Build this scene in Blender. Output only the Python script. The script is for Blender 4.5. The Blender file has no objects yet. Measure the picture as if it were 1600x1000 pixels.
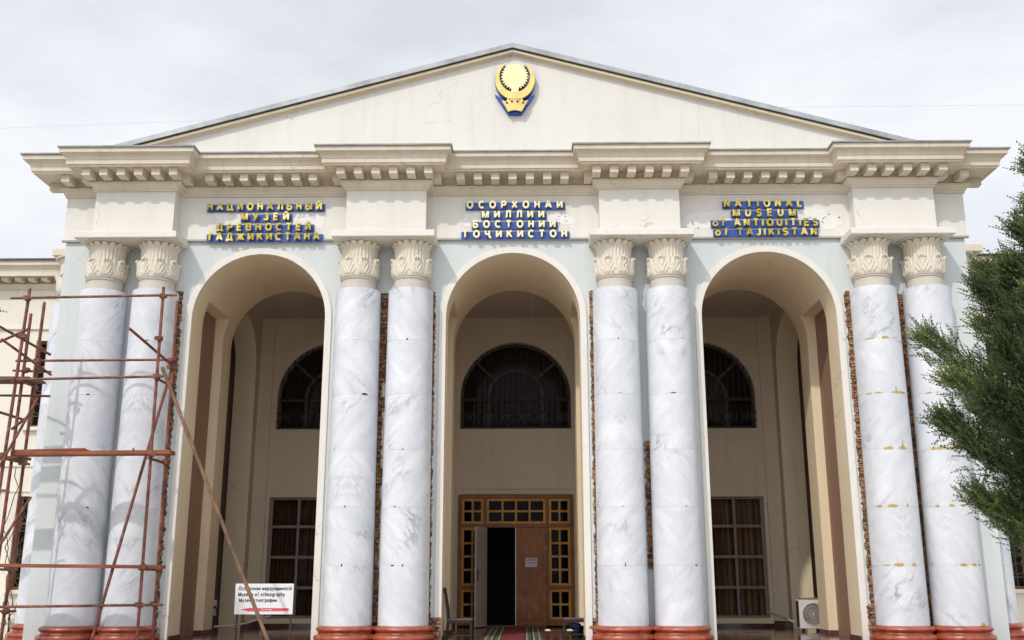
import bpy, bmesh, math, random
import numpy as np
from mathutils import Vector, Matrix

# ---------------------------------------------------------------- camera, sky, sun
SC = bpy.context.scene
COL = SC.collection
F_PX, PITCH, YAW, ROLL = 1588.53, 0.24659, 0.012785, -0.00098
cam_d = bpy.data.cameras.new('camera')
cam = bpy.data.objects.new('camera', cam_d)
COL.objects.link(cam)
fw = Vector((-math.sin(YAW) * math.cos(PITCH), math.cos(YAW) * math.cos(PITCH), math.sin(PITCH)))
rt = Vector((math.cos(YAW), math.sin(YAW), 0))
up = rt.cross(fw)
rt2 = rt * math.cos(ROLL) + up * math.sin(ROLL)
up2 = -rt * math.sin(ROLL) + up * math.cos(ROLL)
R = Matrix((rt2, up2, -fw)).transposed()
cam.matrix_world = Matrix.Translation((0.2357, -20.0, 0.8912)) @ R.to_4x4()
cam_d.sensor_width = 36.0
cam_d.lens = F_PX / 1600 * 36
cam_d.clip_end = 2000
SC.camera = cam

SUN_EL, SUN_AZ = math.radians(43), math.radians(30)
d = Vector((math.sin(SUN_AZ) * math.cos(SUN_EL), math.cos(SUN_AZ) * math.cos(SUN_EL), -math.sin(SUN_EL)))
sun_d = bpy.data.lights.new('sun', 'SUN')
sun_d.energy = 1.9
sun_d.angle = math.radians(1.0)
sun_d.color = (1.0, 0.94, 0.84)
sun = bpy.data.objects.new('sun', sun_d)
sun.rotation_euler = d.to_track_quat('-Z', 'Y').to_euler()
sun.location = (-10, -20, 30)
COL.objects.link(sun)

W = bpy.data.worlds.new('World')
SC.world = W
W.use_nodes = True
wt = W.node_tree
wt.nodes.clear()
def wn(t): return wt.nodes.new(t)
w_out, w_bg, w_sky, w_mix = wn('ShaderNodeOutputWorld'), wn('ShaderNodeBackground'), wn('ShaderNodeTexSky'), wn('ShaderNodeMix')
w_sky.sky_type = 'NISHITA'
w_sky.sun_disc = False
w_sky.sun_elevation = SUN_EL
w_sky.sun_rotation = math.radians(210)
w_sky.dust_density = 2.0
w_mix.data_type = 'RGBA'
w_tc, w_n, w_r, w_map = wn('ShaderNodeTexCoord'), wn('ShaderNodeTexNoise'), wn('ShaderNodeValToRGB'), wn('ShaderNodeMapping')
w_map.inputs['Scale'].default_value = (1.0, 1.0, 2.6)
w_n.inputs['Scale'].default_value = 2.6
w_n.inputs['Detail'].default_value = 6
w_n.inputs['Roughness'].default_value = 0.55
w_r.color_ramp.elements[0].position = 0.34
w_r.color_ramp.elements[0].color = (0.70, 0.70, 0.70, 1)
w_r.color_ramp.elements[1].position = 0.60
w_r.color_ramp.elements[1].color = (0.97, 0.97, 0.97, 1)
wt.links.new(w_tc.outputs['Generated'], w_map.inputs['Vector'])
wt.links.new(w_map.outputs['Vector'], w_n.inputs['Vector'])
wt.links.new(w_n.outputs['Fac'], w_r.inputs['Fac'])
wt.links.new(w_r.outputs['Color'], w_mix.inputs['Factor'])
wt.links.new(w_sky.outputs['Color'], w_mix.inputs['A'])
w_mix.inputs['B'].default_value = (9.5, 9.75, 10.2, 1)
wt.links.new(w_mix.outputs['Result'], w_bg.inputs['Color'])
# hazy overcast: brighter overhead and in a broad glow round the veiled sun
def wm(op, a, b):
    nd = wn('ShaderNodeMath'); nd.operation = op
    for i, x in enumerate((a, b)):
        if hasattr(x, 'links'): wt.links.new(x, nd.inputs[i])
        else: nd.inputs[i].default_value = x
    return nd.outputs[0]
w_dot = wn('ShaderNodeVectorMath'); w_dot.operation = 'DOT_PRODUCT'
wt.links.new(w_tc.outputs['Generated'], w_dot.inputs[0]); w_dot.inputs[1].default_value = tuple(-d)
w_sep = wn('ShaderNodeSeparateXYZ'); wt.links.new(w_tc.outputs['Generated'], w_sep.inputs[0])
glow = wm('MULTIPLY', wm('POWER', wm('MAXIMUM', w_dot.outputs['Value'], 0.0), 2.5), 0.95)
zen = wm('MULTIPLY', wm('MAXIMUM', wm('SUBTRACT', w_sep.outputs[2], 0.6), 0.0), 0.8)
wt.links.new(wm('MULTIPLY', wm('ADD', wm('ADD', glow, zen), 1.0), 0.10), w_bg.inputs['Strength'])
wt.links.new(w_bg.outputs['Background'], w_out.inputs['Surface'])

SC.cycles.diffuse_bounces = 8
SC.view_settings.view_transform = 'Standard'
SC.view_settings.look = 'None'
SC.view_settings.gamma = 1.0
SC.view_settings.exposure = 0.0

random.seed(7)
RNG = np.random.default_rng(11)
PI = math.pi

# ---------------------------------------------------------------- materials
class NT:
    def __init__(s, name):
        s.m = bpy.data.materials.new(name)
        s.m.use_nodes = True
        s.t = s.m.node_tree
        s.b = s.t.nodes['Principled BSDF']
    def n(s, typ, **kw):
        nd = s.t.nodes.new(typ)
        for k, v in kw.items():
            if hasattr(nd, k): setattr(nd, k, v)
            else: nd.inputs[k.replace('_', ' ')].default_value = v
        return nd
    def l(s, a, b): s.t.links.new(a, b)
    def noise(s, vec, scale, detail=4, rough=0.55):
        nd = s.n('ShaderNodeTexNoise')
        nd.inputs['Scale'].default_value = scale
        nd.inputs['Detail'].default_value = detail
        nd.inputs['Roughness'].default_value = rough
        if vec is not None: s.l(vec, nd.inputs['Vector'])
        return nd.outputs['Fac']
    def ramp(s, fac, stops):
        r = s.n('ShaderNodeValToRGB')
        e = r.color_ramp.elements
        while len(e) < len(stops): e.new(0.5)
        for i, (p, c) in enumerate(stops):
            e[i].position = p
            e[i].color = (c if hasattr(c, '__len__') else (c, c, c)) + ((1,) if not hasattr(c, '__len__') or len(c) == 3 else ())
        s.l(fac, r.inputs['Fac'])
        return r.outputs['Color']
    def math(s, op, a, b=None, c=None):
        nd = s.n('ShaderNodeMath', operation=op)
        for i, x in enumerate((a, b, c)):
            if x is None: continue
            if hasattr(x, 'links'): s.l(x, nd.inputs[i])
            else: nd.inputs[i].default_value = x
        return nd.outputs[0]
    def mix(s, fac, a, b, blend='MIX'):
        nd = s.n('ShaderNodeMix', data_type='RGBA', blend_type=blend)
        for k, x in (('Factor', fac), ('A', a), ('B', b)):
            if hasattr(x, 'links'): s.l(x, nd.inputs[k])
            elif k == 'Factor': nd.inputs[k].default_value = x
            else: nd.inputs[k].default_value = tuple(x) + (1,)
        return nd.outputs['Result']
    def pos(s):
        return s.n('ShaderNodeNewGeometry').outputs['Position']
    def obj(s):
        return s.n('ShaderNodeTexCoord').outputs['Object']
    def mapping(s, vec, scale=(1, 1, 1), rot=(0, 0, 0), loc=(0, 0, 0)):
        nd = s.n('ShaderNodeMapping')
        nd.inputs['Scale'].default_value = scale
        nd.inputs['Rotation'].default_value = rot
        nd.inputs['Location'].default_value = loc
        s.l(vec, nd.inputs['Vector'])
        return nd.outputs['Vector']
    def bump(s, h, strength=0.3, dist=0.01):
        nd = s.n('ShaderNodeBump')
        nd.inputs['Strength'].default_value = strength
        nd.inputs['Distance'].default_value = dist
        s.l(h, nd.inputs['Height'])
        s.l(nd.outputs['Normal'], s.b.inputs['Normal'])

def plaster(name, base, stain, amount=0.5, rough=0.85, bump=0.25, streak=0.35):
    k = NT(name)
    p = k.pos()
    big = k.noise(p, 0.55, 5, 0.6)
    st = k.noise(k.mapping(p, (5.0, 5.0, 0.45)), 1.0, 5, 0.6)
    fine = k.noise(p, 26, 4, 0.6)
    f1 = k.ramp(big, [(0.36, 0.0), (0.72, amount)])
    f2 = k.ramp(st, [(0.50, 0.0), (0.74, streak)])
    c = k.mix(f1, base, stain)
    c = k.mix(f2, c, tuple(x * 0.86 for x in stain))
    dk = tuple(x * 0.90 for x in base)
    vo = k.n('ShaderNodeTexVoronoi', feature='DISTANCE_TO_EDGE')          # hairline cracks in scattered places
    vo.inputs['Scale'].default_value = 0.55
    wob = k.n('ShaderNodeVectorMath', operation='ADD'); k.l(p, wob.inputs[0])
    wn_ = k.n('ShaderNodeTexNoise'); wn_.inputs['Scale'].default_value = 2.2; wn_.inputs['Detail'].default_value = 6; k.l(p, wn_.inputs['Vector'])
    wsc = k.n('ShaderNodeVectorMath', operation='SCALE'); wsc.inputs['Scale'].default_value = 0.9; k.l(wn_.outputs['Color'], wsc.inputs[0]); k.l(wsc.outputs[0], wob.inputs[1])
    k.l(wob.outputs[0], vo.inputs['Vector'])
    crack = k.math('MULTIPLY', k.ramp(vo.outputs['Distance'], [(0.0, 0.55), (0.007, 0.0)]), k.ramp(k.noise(p, 0.7, 2), [(0.54, 0.0), (0.62, 1.0)]))
    c = k.mix(crack, c, tuple(x * 0.42 for x in stain))
    c = k.mix(k.ramp(fine, [(0.50, 0.0), (0.80, 0.5)]), c, dk)
    k.l(c, k.b.inputs['Base Color'])
    k.b.inputs['Roughness'].default_value = rough
    k.b.inputs['Specular IOR Level'].default_value = 0.25
    h = k.math('ADD', k.math('MULTIPLY', k.noise(p, 5, 3), 1.5), k.noise(p, 70, 3))
    k.bump(h, bump, 0.012)
    return k.m

def simple(name, c, rough=0.6, metal=0.0, var=0.15, scale=9, bump=0.0, spec=0.5):
    k = NT(name)
    p = k.obj()
    n = k.noise(p, scale, 5)
    dark = tuple(max(0, x * (1 - var * 2)) for x in c)
    k.l(k.ramp(n, [(0.3, dark), (0.7, tuple(c))]), k.b.inputs['Base Color'])
    k.b.inputs['Roughness'].default_value = rough
    k.b.inputs['Metallic'].default_value = metal
    k.b.inputs['Specular IOR Level'].default_value = spec
    if bump: k.bump(k.noise(p, scale * 6, 4), bump, 0.01)
    return k.m

M = {}
M['blue_wall'] = plaster('painted_grey_blue_plaster', (0.595, 0.635, 0.64), (0.53, 0.57, 0.57), 0.6, 0.8, 0.25, 0.3)
M['cream'] = plaster('cream_plaster', (0.785, 0.675, 0.49), (0.70, 0.58, 0.40), 0.6)
M['cream_pale'] = plaster('pale_cream_plaster', (0.725, 0.705, 0.665), (0.655, 0.615, 0.55), 0.6, 0.85, 0.2, 0.35)
M['cornice'] = plaster('cornice_plaster', (0.705, 0.64, 0.53), (0.585, 0.505, 0.385), 0.8, 0.85, 0.3, 0.5)
M['vault'] = plaster('tan_vault_plaster', (0.78, 0.66, 0.475), (0.69, 0.56, 0.385), 0.7, 0.9, 0.3, 0.3)
M['inner'] = plaster('inner_wall_plaster', (0.655, 0.57, 0.44), (0.565, 0.475, 0.35), 0.7, 0.9, 0.3, 0.4)
M['brown'] = plaster('brown_painted_plaster', (0.31, 0.19, 0.135), (0.26, 0.155, 0.105), 0.6, 0.7, 0.2, 0.3)
M['ceiling'] = plaster('ceiling_plaster', (0.52, 0.44, 0.37), (0.45, 0.37, 0.30), 0.6, 0.9, 0.2, 0.2)
M['wing'] = plaster('wing_cream_plaster', (0.745, 0.705, 0.63), (0.68, 0.62, 0.53), 0.5)
M['neck'] = plaster('beige_column_plaster', (0.56, 0.52, 0.465), (0.49, 0.445, 0.38), 0.5)
M['ledge'] = plaster('grey_weathered_ledge', (0.40, 0.385, 0.35), (0.30, 0.28, 0.25), 0.6)
M['capital'] = plaster('carved_cream_plaster', (0.69, 0.64, 0.55), (0.60, 0.53, 0.42), 0.5, 0.8, 0.2, 0.2)
M['white_patch'] = plaster('white_patching_plaster', (0.785, 0.775, 0.765), (0.72, 0.70, 0.67), 0.6, 0.9, 0.4, 0.1)
M['gap'] = simple('shadow_line_and_chip_black', (0.05, 0.045, 0.04), 0.9)  # near-black for the painted eave shadow, joint chips and drilled holes
M['dark_room'] = simple('unlit_room_black', (0.06, 0.05, 0.045), 0.9)  # walls coloured near-black to paint in the darkness of unlit rooms
M['blue'] = simple('blue_plate_enamel', (0.020, 0.075, 0.36), 0.45, 0, 0.1)
M['gold_pale'] = simple('pale_gold_paint', (0.90, 0.82, 0.46), 0.4, 0.0, 0.06)
M['gold_ring'] = simple('gold_enamel', (0.84, 0.66, 0.22), 0.35, 0.1, 0.12, 4)
M['white_paint'] = simple('white_enamel', (0.78, 0.78, 0.80), 0.45, 0, 0.05)
M['sign_red'] = simple('pink_red_ink', (0.72, 0.09, 0.12), 0.5, 0, 0.1)
M['ink'] = simple('black_ink', (0.015, 0.015, 0.02), 0.5)
M['notice_ink'] = simple('faded_violet_ink', (0.14, 0.10, 0.16), 0.6)
M['sign_leg'] = simple('dark_red_paint', (0.09, 0.025, 0.022), 0.45, 0, 0.2)
M['chair'] = simple('dark_brown_wood', (0.014, 0.009, 0.008), 0.5, 0, 0.2)
M['seat'] = simple('worn_red_brown_seat', (0.16, 0.085, 0.07), 0.45, 0, 0.25)
M['blue_plastic'] = simple('blue_plastic', (0.02, 0.16, 0.62), 0.35, 0, 0.05)
M['navy_plastic'] = simple('dark_navy_plastic', (0.012, 0.018, 0.045), 0.35, 0, 0.1)
M['tray'] = simple('cream_plastic', (0.70, 0.66, 0.52), 0.5, 0, 0.1)
M['ac_white'] = simple('off_white_metal', (0.66, 0.64, 0.64), 0.45, 0, 0.06)
M['ac_dark'] = simple('dark_coil_metal', (0.03, 0.03, 0.03), 0.6)
M['ac_grey'] = simple('grey_fan_plastic', (0.20, 0.17, 0.16), 0.5)
M['yellow'] = simple('mustard_foam', (0.42, 0.31, 0.04), 0.8, 0, 0.45, 40)
M['adhesive'] = simple('mustard_adhesive', (0.62, 0.44, 0.10), 0.7, 0, 0.25, 30, 0.4)
M['pipe_white'] = simple('grey_white_plastic_conduit', (0.52, 0.47, 0.42), 0.5, 0, 0.15)
M['box_grey'] = simple('grey_beige_metal', (0.42, 0.36, 0.30), 0.5, 0, 0.1)
M['cable'] = simple('black_cable', (0.012, 0.012, 0.012), 0.5)
M['frame_grey'] = simple('taupe_window_paint', (0.235, 0.20, 0.182), 0.6, 0, 0.12)
M['frame_dark'] = simple('dark_grey_window_paint', (0.085, 0.075, 0.07), 0.6, 0, 0.2)  # darker tone than the lower window frames
M['grille'] = simple('black_wrought_iron', (0.02, 0.018, 0.018), 0.5, 0.3)
M['grille_white'] = simple('dusty_grey_iron', (0.10, 0.09, 0.085), 0.6)
M['metal_roof'] = simple('galvanised_sheet', (0.46, 0.475, 0.485), 0.5, 0.1, 0.22, 2.5, 0.1)
M['roof_dark'] = simple('weathered_dark_sheet', (0.10, 0.10, 0.10), 0.5, 0.3, 0.2, 3)
M['wire'] = simple('grey_wire', (0.72, 0.73, 0.76), 0.5)
M['bark'] = simple('conifer_bark', (0.10, 0.065, 0.042), 0.9, 0, 0.3, 14, 0.6)
M['notice'] = simple('paper', (0.62, 0.52, 0.55), 0.8, 0, 0.05)
M['open_leaf'] = simple('grey_white_door_paint', (0.50, 0.45, 0.43), 0.5, 0, 0.08, 3)
M['asphalt'] = simple('old_asphalt', (0.11, 0.105, 0.10), 0.9, 0, 0.2, 0.5)
M['brass'] = simple('brass', (0.55, 0.42, 0.18), 0.35, 0.9, 0.1)

def gold_mirror():
    k = NT('gold_letters_painted_reflections')
    n = k.noise(k.obj(), 3.5, 5)
    k.l(k.ramp(n, [(0.40, (0.34, 0.27, 0.035)), (0.55, (0.62, 0.49, 0.07)), (0.70, (0.90, 0.78, 0.38))]), k.b.inputs['Base Color'])  # dark and bright patches paint mirror reflections into the gold
    k.b.inputs['Roughness'].default_value = 0.38
    k.b.inputs['Metallic'].default_value = 0.25
    return k.m
M['gold'] = gold_mirror()

def marble():
    k = NT('white_grey_veined_marble')
    o = k.obj()
    sx = k.n('ShaderNodeSeparateXYZ'); k.l(o, sx.inputs[0])
    X, Y, Z = sx.outputs
    rnd = k.n('ShaderNodeObjectInfo').outputs['Random']
    drum = k.math('FLOOR', k.math('DIVIDE', Z, 1.075))
    wn_ = k.n('ShaderNodeTexWhiteNoise', noise_dimensions='2D')
    cb = k.n('ShaderNodeCombineXYZ'); k.l(drum, cb.inputs[0]); k.l(k.math('MULTIPLY', rnd, 97.3), cb.inputs[1])
    k.l(cb.outputs[0], wn_.inputs['Vector'])
    side = k.math('GREATER_THAN', X, 0.0)
    wn2 = k.n('ShaderNodeTexWhiteNoise', noise_dimensions='3D')
    cb2 = k.n('ShaderNodeCombineXYZ'); k.l(drum, cb2.inputs[0]); k.l(k.math('MULTIPLY', rnd, 41.7), cb2.inputs[1]); k.l(side, cb2.inputs[2])
    k.l(cb2.outputs[0], wn2.inputs['Vector'])
    ang = k.math('MULTIPLY', k.math('ARCTAN2', X, k.math('MULTIPLY', Y, -1.0)), 0.46)
    book = k.math('GREATER_THAN', wn_.outputs['Value'], 0.80)          # some drums are book-matched either side of the seam
    aabs = k.math('ABSOLUTE', ang)
    u = k.math('ADD', k.math('MULTIPLY', aabs, book), k.math('MULTIPLY', ang, k.math('SUBTRACT', 1.0, book)))
    flip = k.math('SUBTRACT', k.math('MULTIPLY', k.math('GREATER_THAN', k.math('FRACT', k.math('MULTIPLY', wn_.outputs['Value'], 7.13)), 0.5), 2.0), 1.0)
    u2 = k.math('MULTIPLY', u, flip)
    cv = k.n('ShaderNodeCombineXYZ'); k.l(u2, cv.inputs[0]); k.l(Z, cv.inputs[2])
    k.l(k.math('MULTIPLY', wn_.outputs['Value'], 37.0), cv.inputs[1])
    m1 = k.mapping(k.mapping(cv.outputs[0], (1, 1, 1), (0, math.radians(48), 0)), (0.85, 1.0, 2.4))
    cloud = k.noise(m1, 0.9, 5, 0.55)
    n1 = k.noise(m1, 1.15, 7, 0.62)
    r1 = k.math('ABSOLUTE', k.math('SUBTRACT', n1, 0.5))
    mask = k.noise(cv.outputs[0], 1.3, 2)
    vein = k.math('MULTIPLY', k.ramp(r1, [(0.0, 1.0), (0.035, 0.0)]), k.ramp(mask, [(0.55, 0.0), (0.72, 1.0)]))
    soft = k.ramp(r1, [(0.0, 0.42), (0.13, 0.0)])
    n2 = k.noise(m1, 3.2, 7, 0.7)
    thin = k.math('MULTIPLY', k.ramp(k.math('ABSOLUTE', k.math('SUBTRACT', n2, 0.52)), [(0.0, 0.85), (0.014, 0.0)]), k.ramp(mask, [(0.42, 0.0), (0.64, 0.9)]))
    base = k.mix(k.ramp(cloud, [(0.35, 0.0), (0.70, 0.75)]), (0.70, 0.715, 0.752), (0.57, 0.592, 0.648))
    c = k.mix(soft, base, (0.46, 0.485, 0.54))
    c = k.mix(thin, c, (0.42, 0.44, 0.50))
    c = k.mix(vein, c, (0.29, 0.31, 0.37))
    k.l(c, k.b.inputs['Base Color'])
    k.l(k.ramp(k.noise(o, 3, 3), [(0.3, 0.26), (0.7, 0.42)]), k.b.inputs['Roughness'])
    k.b.inputs['Specular IOR Level'].default_value = 0.4
    return k.m
M['marble'] = marble()

def terracotta():
    k = NT('glazed_red_stone')
    p = k.pos()
    n = k.noise(p, 6, 6, 0.6)
    c = k.ramp(n, [(0.3, (0.20, 0.040, 0.020)), (0.55, (0.36, 0.085, 0.042)), (0.8, (0.46, 0.14, 0.075))])
    sp = k.noise(p, 45, 2)
    c = k.mix(k.ramp(sp, [(0.62, 0.0), (0.74, 0.5)]), c, (0.10, 0.02, 0.012))
    k.l(c, k.b.inputs['Base Color'])
    k.b.inputs['Roughness'].default_value = 0.34
    return k.m
M['red_stone'] = terracotta()

def granite_floor():
    k = NT('polished_dark_red_granite')
    p = k.pos()
    br = k.n('ShaderNodeTexBrick')
    br.offset = 0.0
    br.inputs['Scale'].default_value = 1.0
    br.inputs['Brick Width'].default_value = 0.6
    br.inputs['Row Height'].default_value = 0.6
    br.inputs['Mortar Size'].default_value = 0.006
    br.inputs['Color1'].default_value = (0.13, 0.055, 0.045, 1)
    br.inputs['Color2'].default_value = (0.10, 0.040, 0.034, 1)
    br.inputs['Mortar'].default_value = (0.02, 0.012, 0.01, 1)
    k.l(p, br.inputs['Vector'])
    n = k.noise(p, 60, 3)
    k.l(k.mix(k.ramp(n, [(0.45, 0.0), (0.75, 0.5)]), br.outputs['Color'], (0.14, 0.07, 0.06)), k.b.inputs['Base Color'])
    k.l(k.ramp(k.noise(p, 2.2, 4), [(0.3, 0.06), (0.7, 0.16)]), k.b.inputs['Roughness'])
    k.b.inputs['Specular IOR Level'].default_value = 0.7
    return k.m
M['granite'] = granite_floor()

def brick():
    k = NT('broken_brick')
    p = k.pos()
    n = k.noise(p, 9, 4, 0.6)
    f = k.noise(p, 48, 4, 0.7)
    c = k.ramp(n, [(0.30, (0.22, 0.09, 0.05)), (0.48, (0.42, 0.19, 0.085)), (0.60, (0.50, 0.30, 0.16)), (0.75, (0.30, 0.22, 0.15))])
    c = k.mix(k.ramp(f, [(0.45, 0.0), (0.70, 0.8)]), c, (0.09, 0.055, 0.035))
    k.l(c, k.b.inputs['Base Color'])
    k.b.inputs['Roughness'].default_value = 0.95
    k.bump(f, 0.8, 0.03)
    return k.m
M['brick'] = brick()
M['mortar'] = simple('crumbling_mortar', (0.16, 0.125, 0.095), 0.95, 0, 0.4, 18, 0.8)

def rust_pipe():
    k = NT('rust_red_scaffold_paint')
    p = k.pos()
    n = k.noise(p, 7, 6, 0.65)
    f = k.noise(p, 34, 3, 0.6)
    c = k.ramp(n, [(0.32, (0.060, 0.026, 0.022)), (0.50, (0.17, 0.056, 0.036)), (0.66, (0.30, 0.10, 0.048)), (0.80, (0.42, 0.19, 0.09))])
    c = k.mix(k.ramp(f, [(0.64, 0.0), (0.70, 0.8)]), c, (0.45, 0.38, 0.31))
    k.l(c, k.b.inputs['Base Color'])
    k.b.inputs['Roughness'].default_value = 0.62
    k.b.inputs['Metallic'].default_value = 0.15
    k.bump(f, 0.35, 0.006)
    return k.m
M['rust'] = rust_pipe()
def brown_pipe():
    k = NT('brown_rusted_pipe')
    p = k.pos()
    n = k.noise(p, 5, 6, 0.65)
    k.l(k.ramp(n, [(0.35, (0.10, 0.052, 0.032)), (0.6, (0.21, 0.115, 0.065)), (0.8, (0.30, 0.14, 0.075))]), k.b.inputs['Base Color'])
    k.b.inputs['Roughness'].default_value = 0.6
    return k.m
M['brown_pipe'] = brown_pipe()

def wood(name, a, b, rough=0.4, scale=(9, 9, 0.7)):
    k = NT(name)
    p = k.obj()
    n = k.noise(k.mapping(p, scale), 2.2, 7, 0.65)
    big = k.noise(p, 1.7, 3)
    c = k.ramp(n, [(0.30, a), (0.72, b)])
    c = k.mix(k.ramp(big, [(0.4, 0.0), (0.75, 0.6)]), c, tuple(x * 0.6 for x in a))
    k.l(c, k.b.inputs['Base Color'])
    k.b.inputs['Roughness'].default_value = rough
    k.bump(n, 0.15, 0.004)
    k.b.inputs['Specular IOR Level'].default_value = 0.22
    return k.m
M['wood_frame'] = wood('dark_brown_varnished_frame', (0.17, 0.066, 0.020), (0.34, 0.145, 0.045))
M['wood_sash'] = wood('ochre_varnished_sash', (0.40, 0.19, 0.045), (0.68, 0.36, 0.10))
M['wood_leaf'] = wood('brown_veneer_door', (0.20, 0.070, 0.025), (0.40, 0.165, 0.060), 0.35, (5, 5, 1.1))
M['plank'] = wood('red_brown_timber', (0.19, 0.062, 0.036), (0.36, 0.135, 0.075), 0.8, (0.6, 8, 8))
M['plank_grey'] = wood('weathered_brown_plank', (0.10, 0.060, 0.040), (0.24, 0.155, 0.105), 0.85, (0.6, 8, 8))

def glass_dark():
    k = NT('dark_window_glass')
    t = k.t
    tr = k.n('ShaderNodeBsdfTransparent'); tr.inputs['Color'].default_value = (0.72, 0.72, 0.70, 1)
    gl = k.n('ShaderNodeBsdfGlossy'); gl.inputs['Roughness'].default_value = 0.03
    mx = k.n('ShaderNodeMixShader')
    fr = k.n('ShaderNodeFresnel'); fr.inputs['IOR'].default_value = 1.45
    k.l(k.math('MULTIPLY', fr.outputs[0], 0.18), mx.inputs[0]); k.l(tr.outputs[0], mx.inputs[1]); k.l(gl.outputs[0], mx.inputs[2])
    k.l(mx.outputs[0], t.nodes['Material Output'].inputs['Surface'])
    return k.m
M['glass'] = glass_dark()

def curtain(name, c1, c2):
    k = NT(name)
    p = k.obj()
    n = k.noise(k.mapping(p, (14, 1, 0.25)), 1.0, 3)
    k.l(k.ramp(n, [(0.35, c1), (0.65, c2)]), k.b.inputs['Base Color'])
    k.b.inputs['Roughness'].default_value = 0.85
    return k.m
M['curtain'] = curtain('brown_ochre_curtain_cloth', (0.11, 0.055, 0.03), (0.40, 0.25, 0.145))
M['curtain_dim'] = curtain('red_brown_curtain_cloth', (0.05, 0.018, 0.013), (0.16, 0.065, 0.038))
M['curtain_red'] = curtain('dark_red_curtain_cloth', (0.022, 0.008, 0.006), (0.05, 0.016, 0.012))

def carpet():
    k = NT('red_green_striped_carpet')
    o = k.obj()
    sx = k.n('ShaderNodeSeparateXYZ'); k.l(o, sx.inputs[0])
    f = k.math('DIVIDE', k.math('ADD', sx.outputs[0], 0.64), 1.28)
    red, grn, crm, dk = (0.16, 0.012, 0.018), (0.055, 0.075, 0.035), (0.36, 0.32, 0.20), (0.03, 0.02, 0.015)
    r = k.n('ShaderNodeValToRGB'); r.color_ramp.interpolation = 'CONSTANT'
    stops = [(0.0, red), (0.04, grn), (0.08, crm), (0.10, grn), (0.17, crm), (0.19, dk), (0.23, grn), (0.28, crm), (0.30, dk), (0.33, red), (0.67, dk), (0.70, crm), (0.72, grn),
             (0.77, dk), (0.81, crm), (0.83, grn), (0.90, crm), (0.92, grn), (0.96, red)]
    e = r.color_ramp.elements
    while len(e) < len(stops): e.new(0.5)
    for i, (p, c) in enumerate(stops): e[i].position = p; e[i].color = c + (1,)
    k.l(f, r.inputs['Fac'])
    n = k.noise(o, 90, 3)
    k.l(k.mix(k.ramp(n, [(0.4, 0.0), (0.7, 0.35)]), r.outputs['Color'], (0.03, 0.02, 0.018)), k.b.inputs['Base Color'])
    k.b.inputs['Roughness'].default_value = 0.95
    k.bump(n, 0.6, 0.01)
    return k.m
M['carpet'] = carpet()

def paving():
    k = NT('grey_concrete_paving')
    p = k.pos()
    br = k.n('ShaderNodeTexBrick')
    br.inputs['Scale'].default_value = 1.0
    br.inputs['Brick Width'].default_value = 0.5
    br.inputs['Row Height'].default_value = 0.5
    br.inputs['Mortar Size'].default_value = 0.008
    br.inputs['Color1'].default_value = (0.68, 0.63, 0.55, 1)
    br.inputs['Color2'].default_value = (0.64, 0.59, 0.515, 1)
    br.inputs['Mortar'].default_value = (0.30, 0.28, 0.25, 1)
    k.l(p, br.inputs['Vector'])
    n = k.noise(p, 0.8, 6)
    k.l(k.mix(k.ramp(n, [(0.35, 0.0), (0.75, 0.5)]), br.outputs['Color'], (0.55, 0.51, 0.45)), k.b.inputs['Base Color'])
    k.b.inputs['Roughness'].default_value = 0.9
    return k.m
M['paving'] = paving()

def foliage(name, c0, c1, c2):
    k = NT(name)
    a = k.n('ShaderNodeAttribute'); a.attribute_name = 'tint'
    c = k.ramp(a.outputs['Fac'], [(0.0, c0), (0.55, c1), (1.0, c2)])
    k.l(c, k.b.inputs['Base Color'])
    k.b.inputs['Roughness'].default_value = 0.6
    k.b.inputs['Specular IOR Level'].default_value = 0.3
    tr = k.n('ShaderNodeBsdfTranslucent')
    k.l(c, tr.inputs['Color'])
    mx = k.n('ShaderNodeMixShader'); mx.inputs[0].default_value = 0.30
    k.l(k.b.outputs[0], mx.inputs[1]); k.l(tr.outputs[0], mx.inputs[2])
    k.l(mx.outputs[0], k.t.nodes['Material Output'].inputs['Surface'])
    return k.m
M['juniper'] = foliage('juniper_needles', (0.030, 0.048, 0.022), (0.098, 0.140, 0.046), (0.25, 0.30, 0.10))

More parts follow.
